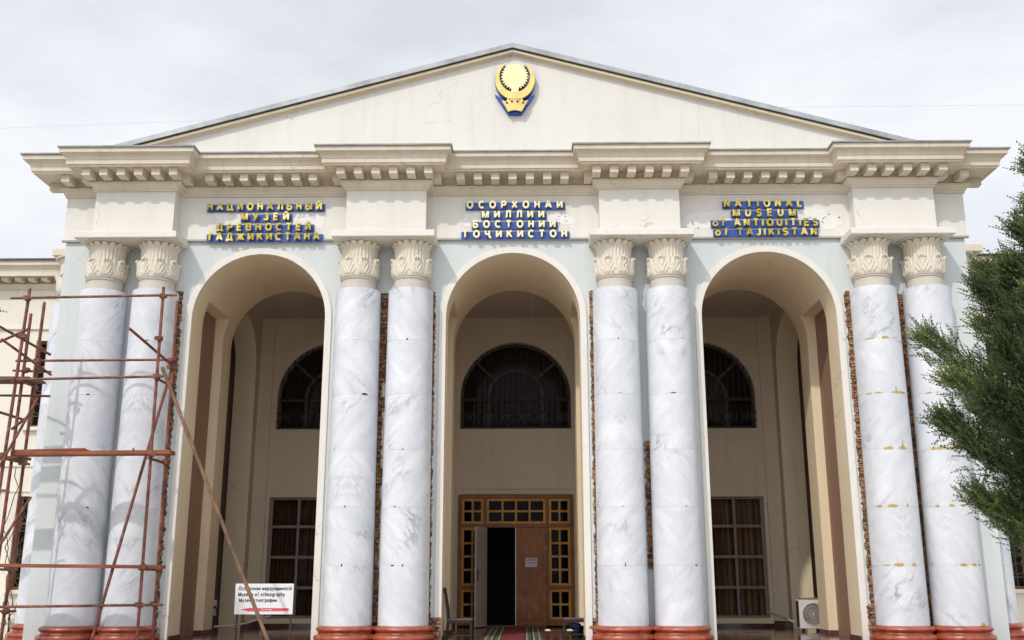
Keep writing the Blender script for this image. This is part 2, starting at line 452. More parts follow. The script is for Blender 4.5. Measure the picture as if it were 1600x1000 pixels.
# ---------------------------------------------------------------- mesh helpers
class MB:
    def __init__(s):
        s.v, s.f, s.mi, s.sm = [], [], [], []
    def add(s, verts, faces, m=0, smooth=False):
        o = len(s.v)
        s.v += [tuple(p) for p in verts]
        for f in faces:
            s.f.append(tuple(i + o for i in f)); s.mi.append(m); s.sm.append(smooth)
        return s
    def box(s, x0, x1, y0, y1, z0, z1, m=0):
        v = [(x, y, z) for z in (z0, z1) for y in (y0, y1) for x in (x0, x1)]
        return s.add(v, [(0, 2, 3, 1), (4, 5, 7, 6), (0, 1, 5, 4), (2, 6, 7, 3), (0, 4, 6, 2), (1, 3, 7, 5)], m)
    def prism(s, poly, a, b, axis='Y', m=0):
        """polygon in the other two axes, extruded from a to b"""
        n = len(poly)
        def P(p, t):
            return (p[0], t, p[1]) if axis == 'Y' else ((t, p[0], p[1]) if axis == 'X' else (p[0], p[1], t))
        v = [P(p, a) for p in poly] + [P(p, b) for p in poly]
        fs = [tuple(range(n)), tuple(range(2 * n - 1, n - 1, -1))]
        fs += [(i, i + n, (i + 1) % n + n, (i + 1) % n) for i in range(n)]
        return s.add(v, fs, m)
    def tube(s, p0, p1, r, n=10, m=0, r1=None):
        p0, p1 = Vector(p0), Vector(p1)
        dd = (p1 - p0).normalized()
        a = dd.orthogonal().normalized(); b = dd.cross(a)
        r1 = r if r1 is None else r1
        v = [p0 + (a * math.cos(t) + b * math.sin(t)) * r for t in [2 * PI * i / n for i in range(n)]]
        v += [p1 + (a * math.cos(t) + b * math.sin(t)) * r1 for t in [2 * PI * i / n for i in range(n)]]
        s.add(v, [(i, (i + 1) % n, (i + 1) % n + n, i + n) for i in range(n)], m, True)
        s.add(v[:n], [tuple(range(n - 1, -1, -1))], m)
        s.add(v[n:], [tuple(range(n))], m)
        return s
    def path(s, pts, r, n=8, m=0):
        for a, b in zip(pts[:-1], pts[1:]): s.tube(a, b, r, n, m)
        return s
    def lathe(s, prof, cx=0, cy=0, n=48, m=0, smooth=True, cap=True):
        v = []
        for (r, z) in prof:
            v += [(cx + r * math.sin(2 * PI * i / n), cy - r * math.cos(2 * PI * i / n), z) for i in range(n)]
        fs = []
        for j in range(len(prof) - 1):
            for i in range(n):
                k = (i + 1) % n
                fs.append((j * n + i, j * n + k, (j + 1) * n + k, (j + 1) * n + i))
        s.add(v, fs, m, smooth)
        if cap:
            s.add(v[:n], [tuple(range(n - 1, -1, -1))], m); s.add(v[-n:], [tuple(range(n))], m)
        return s
    def ring(s, c, r, t, n=28, m=0, axis='Y', a0=0, a1=2 * PI, k=6):
        """torus (or arc) of wire radius t lying in the plane normal to axis"""
        pts = []
        full = abs(a1 - a0 - 2 * PI) < 1e-6
        for i in range(n + (0 if full else 1)):
            q = a0 + (a1 - a0) * i / n
            pts.append((c[0] + r * math.cos(q), c[1], c[2] + r * math.sin(q)) if axis == 'Y' else (c[0] + r * math.cos(q), c[1] + r * math.sin(q), c[2]))
        if full: pts.append(pts[0])
        return s.path(pts, t, k, m)
    def build(s, name, mats, parent=None, bevel=0, sharp=35, loc=None):
        me = bpy.data.meshes.new(name)
        me.from_pydata(s.v, [], s.f)
        if not isinstance(mats, (list, tuple)): mats = [mats]
        for x in mats: me.materials.append(x)
        me.polygons.foreach_set('material_index', s.mi)
        me.polygons.foreach_set('use_smooth', s.sm)
        me.update()
        bm = bmesh.new(); bm.from_mesh(me)
        bmesh.ops.remove_doubles(bm, verts=bm.verts, dist=1e-5)
        bmesh.ops.recalc_face_normals(bm, faces=bm.faces)
        bm.to_mesh(me); bm.free()
        if any(s.sm): me.set_sharp_from_angle(angle=math.radians(sharp))
        o = bpy.data.objects.new(name, me)
        COL.objects.link(o)
        if parent is not None:
            o.parent = parent
            if loc is None:
                w = parent; t = Vector((0, 0, 0))
                while w is not None: t += w.location; w = w.parent
                o.location = -t
        if loc is not None: o.location = loc
        if bevel:
            bv = o.modifiers.new('bevel', 'BEVEL'); bv.width = bevel; bv.segments = 2
            bv.limit_method = 'ANGLE'; bv.angle_limit = math.radians(40)
        return o

def tag(o, label=None, cat=None, group=None, kind=None):
    if label: o['label'] = label
    if cat: o['category'] = cat
    if group: o['group'] = group
    if kind: o['kind'] = kind
    return o
def thing(name, loc, label, cat, group=None, rotz=0):
    o = bpy.data.objects.new(name, None)
    o.empty_display_size = 0.2
    COL.objects.link(o)
    o.location = loc; o.rotation_euler = (0, 0, rotz)
    return tag(o, label, cat, group)
def copy_tree(o, parent=None):
    c = o.copy(); COL.objects.link(c)
    if parent is not None: c.parent = parent
    for ch in list(o.children): copy_tree(ch, c)
    return c

# ---------------------------------------------------------------- dimensions (metres; z = 0 at the foot of the marble)
FLOOR, GROUND = -0.30, -0.85
S = 5.18                       # bay spacing
PAIRS = [-1.5 * S, -0.5 * S, 0.5 * S, 1.5 * S]
BAYS = [-S, 0.0, S]
A, ZS, VD = 1.365, 5.985, 2.85  # arch half width, springing, depth of the vaults
YB = 5.5                       # back wall of the portico
XW = 9.29                      # half width of the front
XE = 6.55                      # inner end of the porch
CEIL = 7.37
FR0, FR1, YF = 7.66, 8.58, -0.05
BW, YBL = 0.82, -0.40          # half width and face of the blocks over the pairs

# ---------------------------------------------------------------- ground
g = MB(); g.add([(-400, -400, GROUND), (400, -400, GROUND), (400, 400, GROUND), (-400, 400, GROUND)], [(0, 1, 2, 3)])
tag(g.build('ground', M['asphalt']), kind='structure')
g = MB(); g.add([(-16, -17, GROUND + 0.004), (16, -17, GROUND + 0.004), (16, 5.4, GROUND + 0.004), (-16, 5.4, GROUND + 0.004)], [(0, 1, 2, 3)])
tag(g.build('pavement', M['paving']), kind='structure')
g = MB(); g.box(-10.2, 10.2, -1.55, YB, GROUND, FLOOR)
tag(g.build('floor', M['granite']), kind='structure')
g = MB()
for i, y in enumerate((-1.9, -2.25)): g.box(-7.0 + 0 * i, 7.0, y, y + 0.35 , GROUND, FLOOR - 0.18 * (i + 1))
tag(g.build('steps', M['granite']), kind='structure')

# ---------------------------------------------------------------- the museum portico
museum = thing('museum_building', (0, 0, GROUND), 'cream and grey-blue museum portico with three tall arches, paired marble columns and a pediment', 'museum')

def arc(c, r, n=40, a0=PI, a1=0):
    return [(c[0] + r * math.cos(a0 + (a1 - a0) * i / n), c[1] + r * math.sin(a0 + (a1 - a0) * i / n)) for i in range(n + 1)]

# front wall with the three openings
w = MB()
TOP = FR0
xs = [-XW] + sum([[b - A, b + A] for b in BAYS], []) + [XW]
for i in range(0, 8, 2): w.add([(xs[i], 0, FLOOR), (xs[i + 1], 0, FLOOR), (xs[i + 1], 0, TOP), (xs[i], 0, TOP)], [(0, 1, 2, 3)])
for b in BAYS:
    pa = arc((b, ZS), A)
    for (p, q) in zip(pa[:-1], pa[1:]):
        w.add([(p[0], 0, p[1]), (q[0], 0, q[1]), (q[0], 0, TOP), (p[0], 0, TOP)], [(0, 1, 2, 3)])
for s in (-1, 1):
    w.add([(s * XW, 0, FLOOR), (s * XW, YB + 0.5, FLOOR), (s * XW, YB + 0.5, TOP), (s * XW, 0, TOP)], [(0, 1, 2, 3)])
w.build('front_wall', M['blue_wall'], museum)

# archivolt trims
for b in BAYS:
    t = MB()
    o_, i_ = arc((b, ZS), A + 0.125), arc((b, ZS), A - 0.004)
    o_ = [(b - A - 0.125, FLOOR)] + o_ + [(b + A + 0.125, FLOOR)]
    i_ = [(b - A + 0.004, FLOOR)] + i_ + [(b + A - 0.004, FLOOR)]
    for k in range(len(o_) - 1):
        p, q, r, u = o_[k], o_[k + 1], i_[k + 1], i_[k]
        t.add([(x[0], y, x[1]) for y in (-0.032, 0.02) for x in (p, q, r, u)],
              [(0, 1, 2, 3), (0, 4, 5, 1), (1, 5, 6, 2), (2, 6, 7, 3), (3, 7, 4, 0)])
    t.build('arch_trim', M['cream_pale'], museum)

# barrel vaults with a notch in each pier
NY0, NY1, NZ, ND = 0.70, 2.20, 6.53, 0.20
for b in BAYS:
    t = MB()
    th = math.asin((NZ - ZS) / A)
    for (y0, y1, notch) in ((0.0, NY0, 0), (NY0, NY1, 1), (NY1, VD, 0)):
        pa = arc((b, ZS), A, 40) if not notch else arc((b, ZS), A, 40, PI - th, th)
        pts = ([(b - A, FLOOR)] + pa + [(b + A, FLOOR)]) if not notch else pa
        v = [(p[0], y, p[1]) for y in (y0, y1) for p in pts]
        n = len(pts)
        t.add(v, [(i, i + 1, i + 1 + n, i + n) for i in range(n - 1)], 0, True)
    for s in (-1, 1):
        xi, xo = b + s * A, b + s * (A + ND)
        xt = b + s * A * math.cos(th)
        t.add([(xo, NY0, FLOOR), (xo, NY1, FLOOR), (xo, NY1, NZ), (xo, NY0, NZ)], [(0, 1, 2, 3)], 1)
        t.add([(xo, NY0, NZ), (xo, NY1, NZ), (xt, NY1, NZ), (xt, NY0, NZ)], [(0, 1, 2, 3)], 0)
        side = [(b + s * A * math.cos(th * i / 8), ZS + A * math.sin(th * i / 8)) for i in range(9)]
        poly = [(xi, FLOOR)] + side + [(xo, NZ), (xo, FLOOR)]
        for y in (NY0, NY1): t.add([(p[0], y, p[1]) for p in poly], [tuple(range(len(poly)))], 0)
    t.build('arch_vault', [M['vault'], M['brown']], museum, sharp=30)

# rear face of the piers, end walls with side arches, ceiling, back wall
t = MB()
YV = VD
xs = [-XE - 0.6] + sum([[b - A, b + A] for b in BAYS], []) + [XE + 0.6]
for i in range(0, 8, 2): t.add([(xs[i], YV, FLOOR), (xs[i + 1], YV, FLOOR), (xs[i + 1], YV, CEIL), (xs[i], YV, CEIL)], [(0, 1, 2, 3)])
for b in BAYS:
    pa = arc((b, ZS), A)
    for (p, q) in zip(pa[:-1], pa[1:]):
        t.add([(p[0], YV, p[1]), (q[0], YV, q[1]), (q[0], YV, CEIL), (p[0], YV, CEIL)], [(0, 1, 2, 3)])
t.build('pier_wall', M['inner'], museum)

SY0, SY1, SZS = 2.852, 5.12, 5.95
for s in (-1, 1):
    t = MB()
    r = (SY1 - SY0) / 2; yc = (SY0 + SY1) / 2
    x0, x1 = s * XE, s * (XE + 0.53)
    pa = arc((yc, SZS), r, 32)
    for x in (x0, x1):
        t.add([(x, SY1, FLOOR), (x, YB, FLOOR), (x, YB, CEIL), (x, SY1, CEIL)], [(0, 1, 2, 3)], 0 if x == x0 else 1)
        for (p, q) in zip(pa[:-1], pa[1:]):
            t.add([(x, p[0], p[1]), (x, q[0], q[1]), (x, q[0], CEIL), (x, p[0], CEIL)], [(0, 1, 2, 3)], 0 if x == x0 else 1)
    pts = pa + [(SY1, FLOOR)]
    n = len(pts)
    rv_ = MB().add([(x, p[0], p[1]) for x in (x0, x1) for p in pts], [(i, i + 1, i + 1 + n, i + n) for i in range(n - 1)], 0, True)
    rv_.build('side_arch', M['cream'], museum, sharp=30)
    # dim side room beyond the arch
    t.box(s * (XE + 0.534), s * (XW - 0.2), SY0 + 0.01, YB - 0.02, FLOOR, CEIL, 1)
    t.f = t.f; 
    # open the face of that room toward the arch: drop the box face lying at x = XE + .604
    keep = []
    for k, f in enumerate(t.f):
        if all(abs(abs(t.v[i][0]) - (XE + 0.534)) < 1e-6 for i in f): continue
        keep.append(k)
    t.f = [t.f[k] for k in keep]; t.mi = [t.mi[k] for k in keep]; t.sm = [t.sm[k] for k in keep]
    t.build('end_wall', [M['inner'], M['brown']], museum)

t = MB(); t.box(-XE - 0.62, XE + 0.62, YV - 0.02, YB + 0.02, CEIL, CEIL + 0.2)
c_ = t.build('ceiling', M['ceiling'], museum)
t = MB()
for x in (-4.45, 0.42, 5.3): t.box(x - 0.02, x + 0.02, YV + 0.02, YB - 0.002, CEIL - 0.012, CEIL - 0.002)
t.build('ceiling_strip', M['inner'], c_)

# back wall: openings for portal, arched windows, lower windows
WXC = 4.66                     # centre of the side windows
PX0, PX1, PZ1 = -1.42, 1.42, 2.843
AWR, AWS, AWB = 1.40, 5.31, 4.487
LWX0, LWX1, LWZ0, LWZ1 = 3.20, 6.115, -0.10, 2.79
t = MB()
def panel(x0, x1, z0, z1): t.add([(x0, YB, z0), (x1, YB, z0), (x1, YB, z1), (x0, YB, z1)], [(0, 1, 2, 3)])
def arch_panel(xc, z1):
    pa = arc((xc, AWS), AWR)
    for (p, q) in zip(pa[:-1], pa[1:]): t.add([(p[0], YB, p[1]), (q[0], YB, q[1]), (q[0], YB, z1), (p[0], YB, z1)], [(0, 1, 2, 3)])
    pts = [(xc - AWR, AWB)] + pa + [(xc + AWR, AWB), (xc - AWR, AWB)]
    n = len(pts)
    t.add([(p[0], y, p[1]) for y in (YB, YB + 0.35) for p in pts], [(i, i + 1, i + 1 + n, i + n) for i in range(n - 1)])
for s in (-1, 1):
    lo, hi = (LWX0, LWX1) if s > 0 else (-LWX1, -LWX0)
    panel(*sorted((s * 1.42, s * 2.3)), FLOOR, AWB)
    a_, b_ = sorted((s * 2.3, s * XE))
    panel(a_, lo, FLOOR, AWB); panel(hi, b_, FLOOR, AWB)
    panel(lo, hi, FLOOR, LWZ0); panel(lo, hi, LWZ1, AWB)
    for (x0, x1, z0, z1) in ((lo, lo, LWZ0, LWZ1), (hi, hi, LWZ0, LWZ1), (lo, hi, LWZ0, LWZ0), (lo, hi, LWZ1, LWZ1)):
        t.add([(x0, YB, z0), (x1, YB, z1 if x0 == x1 else z0), (x1, YB + 0.3, z1 if x0 == x1 else z0), (x0, YB + 0.3, z0)], [(0, 1, 2, 3)])
    panel(*sorted((s * AWR, s * (WXC - AWR))), AWB, CEIL)
    panel(*sorted((s * (WXC + AWR), s * XE)), AWB, CEIL)
    arch_panel(s * WXC, CEIL)
arch_panel(0, CEIL)
panel(PX0, PX1, PZ1, AWB)
for x in (PX0, PX1): t.add([(x, YB, FLOOR), (x, YB + 0.3, FLOOR), (x, YB + 0.3, PZ1), (x, YB, PZ1)], [(0, 1, 2, 3)])
t.add([(PX0, YB, PZ1), (PX1, YB, PZ1), (PX1, YB + 0.3, PZ1), (PX0, YB + 0.3, PZ1)], [(0, 1, 2, 3)])
t.build('back_wall', M['inner'], museum)
SKZ = -0.163
t = MB()
t.box(-1.36, 1.36, YB - 0.035, YB - 0.001, 2.98, 3.03)
t.build('wall_ledge', M['inner'], museum, 0.006)
for s in (-1, 1):
    t = MB(); t.box(s * LWX0 - 0.1 * s, s * LWX1 + 0.06 * s, YB - 0.10, YB + 0.1, LWZ0 - 0.12, LWZ0 - 0.003)
    t.build('window_sill', M['cream'], museum, 0.008)
for s in (-1, 1):
    for (xa, xb) in ((6.20, 6.546), (1.50, 1.78)):
        t = MB(); t.box(*sorted((s * xa, s * xb)), YB - 0.055, YB - 0.001, SKZ, CEIL - 0.003); t.build('pilaster', M['inner'], museum, 0.006)
# dark rooms behind the openings
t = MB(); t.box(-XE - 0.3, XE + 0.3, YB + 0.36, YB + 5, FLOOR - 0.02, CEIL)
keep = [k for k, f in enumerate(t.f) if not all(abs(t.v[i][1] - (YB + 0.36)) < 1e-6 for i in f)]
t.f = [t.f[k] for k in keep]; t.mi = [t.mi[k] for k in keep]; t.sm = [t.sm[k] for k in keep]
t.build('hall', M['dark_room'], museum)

# skirting of dark granite
SK = -0.165
def skirt(*a):
    t = MB(); t.box(*a); t.build('skirting', M['granite'], museum, 0.004)
for s in (-1, 1):
    skirt(*sorted((s * (1.46), s * XE)), YB - 0.03, YB - 0.002, FLOOR, SK)
    skirt(*sorted((s * (XE - 0.03), s * (XE - 0.002))), SY1, YB, FLOOR, SK)
for b in BAYS:
    for s in (-1, 1):
        xi = b + s * A; xo = b + s * (A + ND)
        skirt(*sorted((xi, xi - s * 0.022)), 0.03, NY0 + 0.02, FLOOR, FLOOR + 0.09)
        skirt(*sorted((xi, xi - s * 0.022)), NY1 - 0.02, VD + 0.02, FLOOR, FLOOR + 0.09)
        skirt(*sorted((xo, xi)), NY1 - 0.022, NY1 - 0.001, FLOOR, FLOOR + 0.089)

# ---- entrance portal
portal = MB()
Y0 = YB - 0.06
FZ = FLOOR + 0.03
portal.box(PX0, -1.335, Y0, YB + 0.12, FZ, PZ1); portal.box(1.335, PX1, Y0, YB + 0.12, FZ, PZ1)
portal.box(-1.335, 1.335, Y0, YB + 0.12, 2.745, PZ1)
portal.box(-1.335, 1.335, Y0 + 0.012, YB + 0.12, 2.045, 2.135)
portal.box(-0.80, -0.725, Y0 + 0.012, YB + 0.12, FZ, 2.045); portal.box(0.735, 0.81, Y0 + 0.012, YB + 0.12, FZ, 2.045)
portal.box(-0.80, -0.725, Y0 + 0.012, YB + 0.12, 2.135, 2.745); portal.box(0.735, 0.81, Y0 + 0.012, YB + 0.12, 2.135, 2.745)
portal.box(-1.335, -0.80, Y0 + 0.02, YB + 0.12, FZ, FZ + 0.14); portal.box(0.81, 1.335, Y0 + 0.02, YB + 0.12, FZ, FZ + 0.14)
portal.box(-1.335, -0.80, Y0 + 0.015, YB + 0.12, 0.575, 0.66); portal.box(0.81, 1.335, Y0 + 0.015, YB + 0.12, 0.575, 0.66)
portal.box(-0.725, 0.735, Y0 + 0.03, YB + 0.12, FLOOR + 0.001, FZ)
portal = portal.build('entrance_portal', M['wood_frame'], museum, 0.008)
def sash(x0, x1, z0, z1, nx, nz, name='window_sash', fr=0.058, mu=0.05):
    m = MB()
    ya, yb = YB - 0.035, YB + 0.03
    m.box(x0, x0 + fr, ya, yb, z0, z1); m.box(x1 - fr, x1, ya, yb, z0, z1)
    m.box(x0 + fr, x1 - fr, ya, yb, z0, z0 + fr); m.box(x0 + fr, x1 - fr, ya, yb, z1 - fr, z1)
    for i in range(1, nx):
        x = x0 + fr + (x1 - x0 - 2 * fr) * i / nx
        m.box(x - mu / 2, x + mu / 2, ya + 0.008, yb - 0.004, z0 + fr, z1 - fr)
    for j in range(1, nz):
        z = z0 + fr + (z1 - z0 - 2 * fr) * j / nz
        m.box(x0 + fr, x1 - fr, ya + 0.011, yb - 0.006, z - mu / 2, z + mu / 2)
    m.add([(x0 + fr, YB, z0 + fr), (x1 - fr, YB, z0 + fr), (x1 - fr, YB, z1 - fr), (x0 + fr, YB, z1 - fr)], [(0, 1, 2, 3)], 1)
    return m.build(name, [M['wood_sash'], M['glass']], portal, 0.005)
sash(-1.333, -0.802, 2.137, 2.743, 2, 2); sash(-0.723, 0.733, 2.137, 2.743, 4, 2); sash(0.812, 1.333, 2.137, 2.743, 2, 2)
sash(-1.333, -0.802, 0.662, 2.043, 2, 4); sash(0.812, 1.333, 0.662, 2.043, 2, 4)
sash(-1.333, -0.802, FZ + 0.142, 0.573, 2, 2); sash(0.812, 1.333, FZ + 0.142, 0.573, 2, 2)
m = MB()
x0, x1, z0, z1 = 0.004, 0.733, FZ + 0.005, 2.043
m.box(x0, x1, YB - 0.035, YB + 0.01, z0, z1)
for (za, zb) in ((1.25, 1.93), (0.45, 1.17), (-0.15, 0.37)):      # raised panels
    m.box(x0 + 0.09, x1 - 0.09, YB - 0.047, YB - 0.036, za, zb)
    m.box(x0 + 0.13, x1 - 0.13, YB - 0.056, YB - 0.048, za + 0.04, zb - 0.04)
leaf = m.build('door_leaf', M['wood_leaf'], portal, 0.006)
m = MB()
m.box(-0.016, 0.003, YB - 0.045, YB + 0.012, z0, z1)
m.build('edge_strip', M['white_paint'], leaf)
m = MB()
for z in (1.56, 0.62, 0.02): m.tube((0.742, YB - 0.055, z - 0.05), (0.742, YB - 0.055, z + 0.05), 0.012)
m.build('hinge', M['brass'], leaf)
# the open leaf, hinged at x=-.72 and swung toward the camera
m = MB()
oh = (-0.722, YB - 0.02)
ang = math.radians(-109)
def rotp(u, v_): return (oh[0] + u * math.cos(ang) - v_ * math.sin(ang), oh[1] + u * math.sin(ang) + v_ * math.cos(ang))
def rbox(mb, u0, u1, v0, v1, za, zb, mm=0):
    c = [rotp(u0, v0), rotp(u1, v0), rotp(u1, v1), rotp(u0, v1)]
    mb.prism(c, za, zb, 'Z', mm)
rbox(m, 0.0, 0.72, -0.022, 0.022, z0 - 0.015, z1)
m.build('door_leaf', M['open_leaf'], portal, 0.005)['label'] = 'pale grey door leaf standing open'
m = MB()
rbox(m, 0.62, 0.65, 0.023, 0.035, 0.78, 1.05); 
a1 = rotp(0.635, 0.06); a2 = rotp(0.50, 0.06)
m.tube((*rotp(0.635, 0.03), 0.97), (*a1, 0.97), 0.010); m.tube((*a1, 0.97), (*a2, 0.955), 0.010)
m.build('door_handle', M['grille'], portal)

# ---- arched upper windows with grilles
def arched_window(xc, middle=False):
    m = MB(); ya, yb = YB + 0.17, YB + 0.23
    pa = [(xc - AWR, AWB)] + arc((xc, AWS), AWR) + [(xc + AWR, AWB)]
    pb = [(xc - AWR + 0.07, AWB + 0.07)] + arc((xc, AWS), AWR - 0.07) + [(xc + AWR - 0.07, AWB + 0.07)]
    for k in range(len(pa) - 1):
        p, q, r, u = pa[k], pa[k + 1], pb[k + 1], pb[k]
        m.add([(x[0], y, x[1]) for y in (ya, yb) for x in (p, q, r, u)], [(0, 1, 2, 3), (3, 2, 6, 7), (4, 7, 6, 5)])
    m.box(xc - AWR + 0.07, xc + AWR - 0.07, ya, yb, AWB, AWB + 0.07)
    m.box(xc - AWR + 0.07, xc + AWR - 0.07, ya + 0.005, yb, 5.22, 5.30)         # transom
    for x in (-0.70, 0.70): m.box(xc + x - 0.04, xc + x + 0.04, ya + 0.003, yb, AWB + 0.07, 5.22)
    ia, ib = arc((xc, 5.30), 0.74, 24), arc((xc, 5.30), 0.66, 24)
    for k in range(24):
        p, q, r, u = ia[k], ia[k + 1], ib[k + 1], ib[k]
        m.add([(x[0], y, x[1]) for y in (ya + 0.004, yb) for x in (p, q, r, u)], [(0, 1, 2, 3), (0, 4, 5, 1), (3, 2, 6, 7)])
    for a_ in (math.radians(42), math.radians(138)):
        p = (xc + 0.72 * math.cos(a_), 5.30 + 0.72 * math.sin(a_)); q = (xc + (AWR - 0.05) * math.cos(a_), AWS + (AWR - 0.05) * math.sin(a_))
        nx_, nz_ = -math.sin(a_) * 0.035, math.cos(a_) * 0.035
        m.prism([(p[0] - nx_, p[1] - nz_), (q[0] - nx_, q[1] - nz_), (q[0] + nx_, q[1] + nz_), (p[0] + nx_, p[1] + nz_)], ya + 0.006, yb)
    win = m.build('arched_window', M['frame_dark'], museum, 0.004)
    m = MB(); pts = [(xc - AWR + 0.03, AWB + 0.03)] + arc((xc, AWS), AWR - 0.03) + [(xc + AWR - 0.03, AWB + 0.03)]
    m.add([(p[0], YB + 0.205, p[1]) for p in pts], [tuple(range(len(pts)))])
    m.build('pane', M['glass'], win)
    m = MB(); n = 60
    v = []
    for i in range(n + 1):
        x = xc - AWR + 2 * AWR * i / n
        v += [(x, YB + 0.31 + 0.02 * math.sin(i * 1.7), AWB + 0.05), (x, YB + 0.31 + 0.02 * math.sin(i * 1.7), 6.68)]
    m.add(v, [(2 * i, 2 * i + 2, 2 * i + 3, 2 * i + 1) for i in range(n)], 0, True)
    m.build('curtain', M['curtain_red'], win, sharp=80)
    # wrought iron: straight bars that belly out at the bottom, two rails and scrolls
    m = MB(); nb = 19
    for i in range(nb):
        u = -1 + 2 * (i + 0.5) / nb; x = xc + u * (AWR - 0.03)
        zt = AWS + math.sqrt(max(0, AWR ** 2 - (u * (AWR - 0.03)) ** 2)) - 0.02
        m.path([(x, YB + 0.03, zt), (x, YB + 0.03, 5.25), (x, YB - 0.06, 5.08), (x, YB - 0.17, 4.86), (x, YB - 0.17, 4.66), (x, YB - 0.05, AWB + 0.04)], 0.011, 5)
    for (z, y) in ((5.25, 0.03), (4.86, -0.17), (4.66, -0.17), (AWB + 0.04, -0.05)):
        m.tube((xc - AWR + 0.02, YB + y, z), (xc + AWR - 0.02, YB + y, z), 0.013, 6)
    m.build('grille', M['grille'], win)
    m = MB()
    for i in range(6):
        x = xc - 1.12 + 0.45 * i
        for (dx, r) in ((-0.06, 0.055), (0.06, 0.055)): m.ring((x + dx, YB - 0.182, 4.76), r, 0.007, 10, 0, 'Y', 0, 2 * PI, 4)
    m.build('scroll', M['grille_white'], win)
for xc in (-WXC, 0, WXC): arched_window(xc)

# ---- lower windows with curtains
for s in (-1, 1):
    x0, x1 = (LWX0, LWX1) if s > 0 else (-LWX1, -LWX0)
    m = MB(); ya, yb = YB + 0.06, YB + 0.14
    fr = 0.085
    m.box(x0, x0 + fr, ya, yb, LWZ0, LWZ1); m.box(x1 - fr, x1, ya, yb, LWZ0, LWZ1)
    m.box(x0 + fr, x1 - fr, ya, yb, LWZ0, LWZ0 + 0.06); m.box(x0 + fr, x1 - fr, ya, yb, LWZ1 - 0.06, LWZ1)
    for i in (1, 2, 3):
        x = x0 + (x1 - x0) * i / 4 ; m.box(x - 0.036, x + 0.036, ya + 0.005, yb - 0.003, LWZ0 + 0.06, LWZ1 - 0.06)
    for z in (2.075, 1.34, 0.615): m.box(x0 + fr, x1 - fr, ya + 0.009, yb - 0.006, z - 0.036, z + 0.036)
    win = m.build('lower_window', M['frame_grey'], museum, 0.005)
    m = MB(); m.add([(x0 + 0.04, YB + 0.105, LWZ0 + 0.03), (x1 - 0.04, YB + 0.105, LWZ0 + 0.03), (x1 - 0.04, YB + 0.105, LWZ1 - 0.03), (x0 + 0.04, YB + 0.105, LWZ1 - 0.03)], [(0, 1, 2, 3)])
    m.build('pane', M['glass'], win)
    m = MB(); n = 260; v = []
    for i in range(n + 1):
        x = x0 + (x1 - x0) * i / n
        y = YB + 0.25 + 0.055 * math.sin(x * 33 + 1.5 * math.sin(x * 5)) + 0.02 * math.sin(x * 71)
        v += [(x, y, LWZ0), (x, y, LWZ1)]
    m.add(v, [(2 * i, 2 * i + 2, 2 * i + 3, 2 * i + 1) for i in range(n)], 0, True)
    m.build('curtain', M['curtain'] if s > 0 else M['curtain_dim'], win, sharp=80)

# ---------------------------------------------------------------- columns
CY, CR0, CR1, CH = -0.22, 0.474, 0.450, 6.45
def shaft_mesh():
    prof = []
    nd = 6
    rr = lambda z: CR0 + (CR1 - CR0) * z / CH
    for j in range(nd):
        za, zb = 1.075 * j, 1.075 * (j + 1)
        if j: prof += [(rr(za) - 0.004, za + 0.0025)]
        prof += [(rr(za), za + 0.0045 if j else 0.0), (rr((za + zb) / 2), (za + zb) / 2), (rr(zb), zb - (0.0045 if j < nd - 1 else 0.0))]
        if j < nd - 1: prof += [(rr(zb) - 0.004, zb - 0.0025)]
    return MB().lathe(prof, 0, 0, 64)
def base_mesh():
    prof = [(0.62, -0.30), (0.62, -0.262), (0.575, -0.255), (0.596, -0.23), (0.598, -0.205), (0.58, -0.172), (0.545, -0.158), (0.52, -0.148), (0.508, -0.13),
            (0.506, -0.112), (0.522, -0.104), (0.545, -0.09), (0.556, -0.066), (0.550, -0.040), (0.532, -0.022), (0.50, -0.014), (0.48, -0.004), (0.40, -0.001)]
    return MB().lathe(prof, 0, 0, 64)
def neck_mesh():
    prof = [(0.352, CH - 0.02), (0.348, 6.655), (0.362, 6.662), (0.372, 6.675), (0.366, 6.69), (0.352, 6.694), (0.352, 6.70), (0.366, 6.705), (0.372, 6.716), (0.362, 6.728)]
    return MB().lathe(prof, 0, 0, 56)
def echinus_mesh():
    return MB().lathe([(0.40, 7.452), (0.468, 7.456), (0.475, 7.466), (0.471, 7.4785), (0.40, 7.479)], 0, 0, 56)
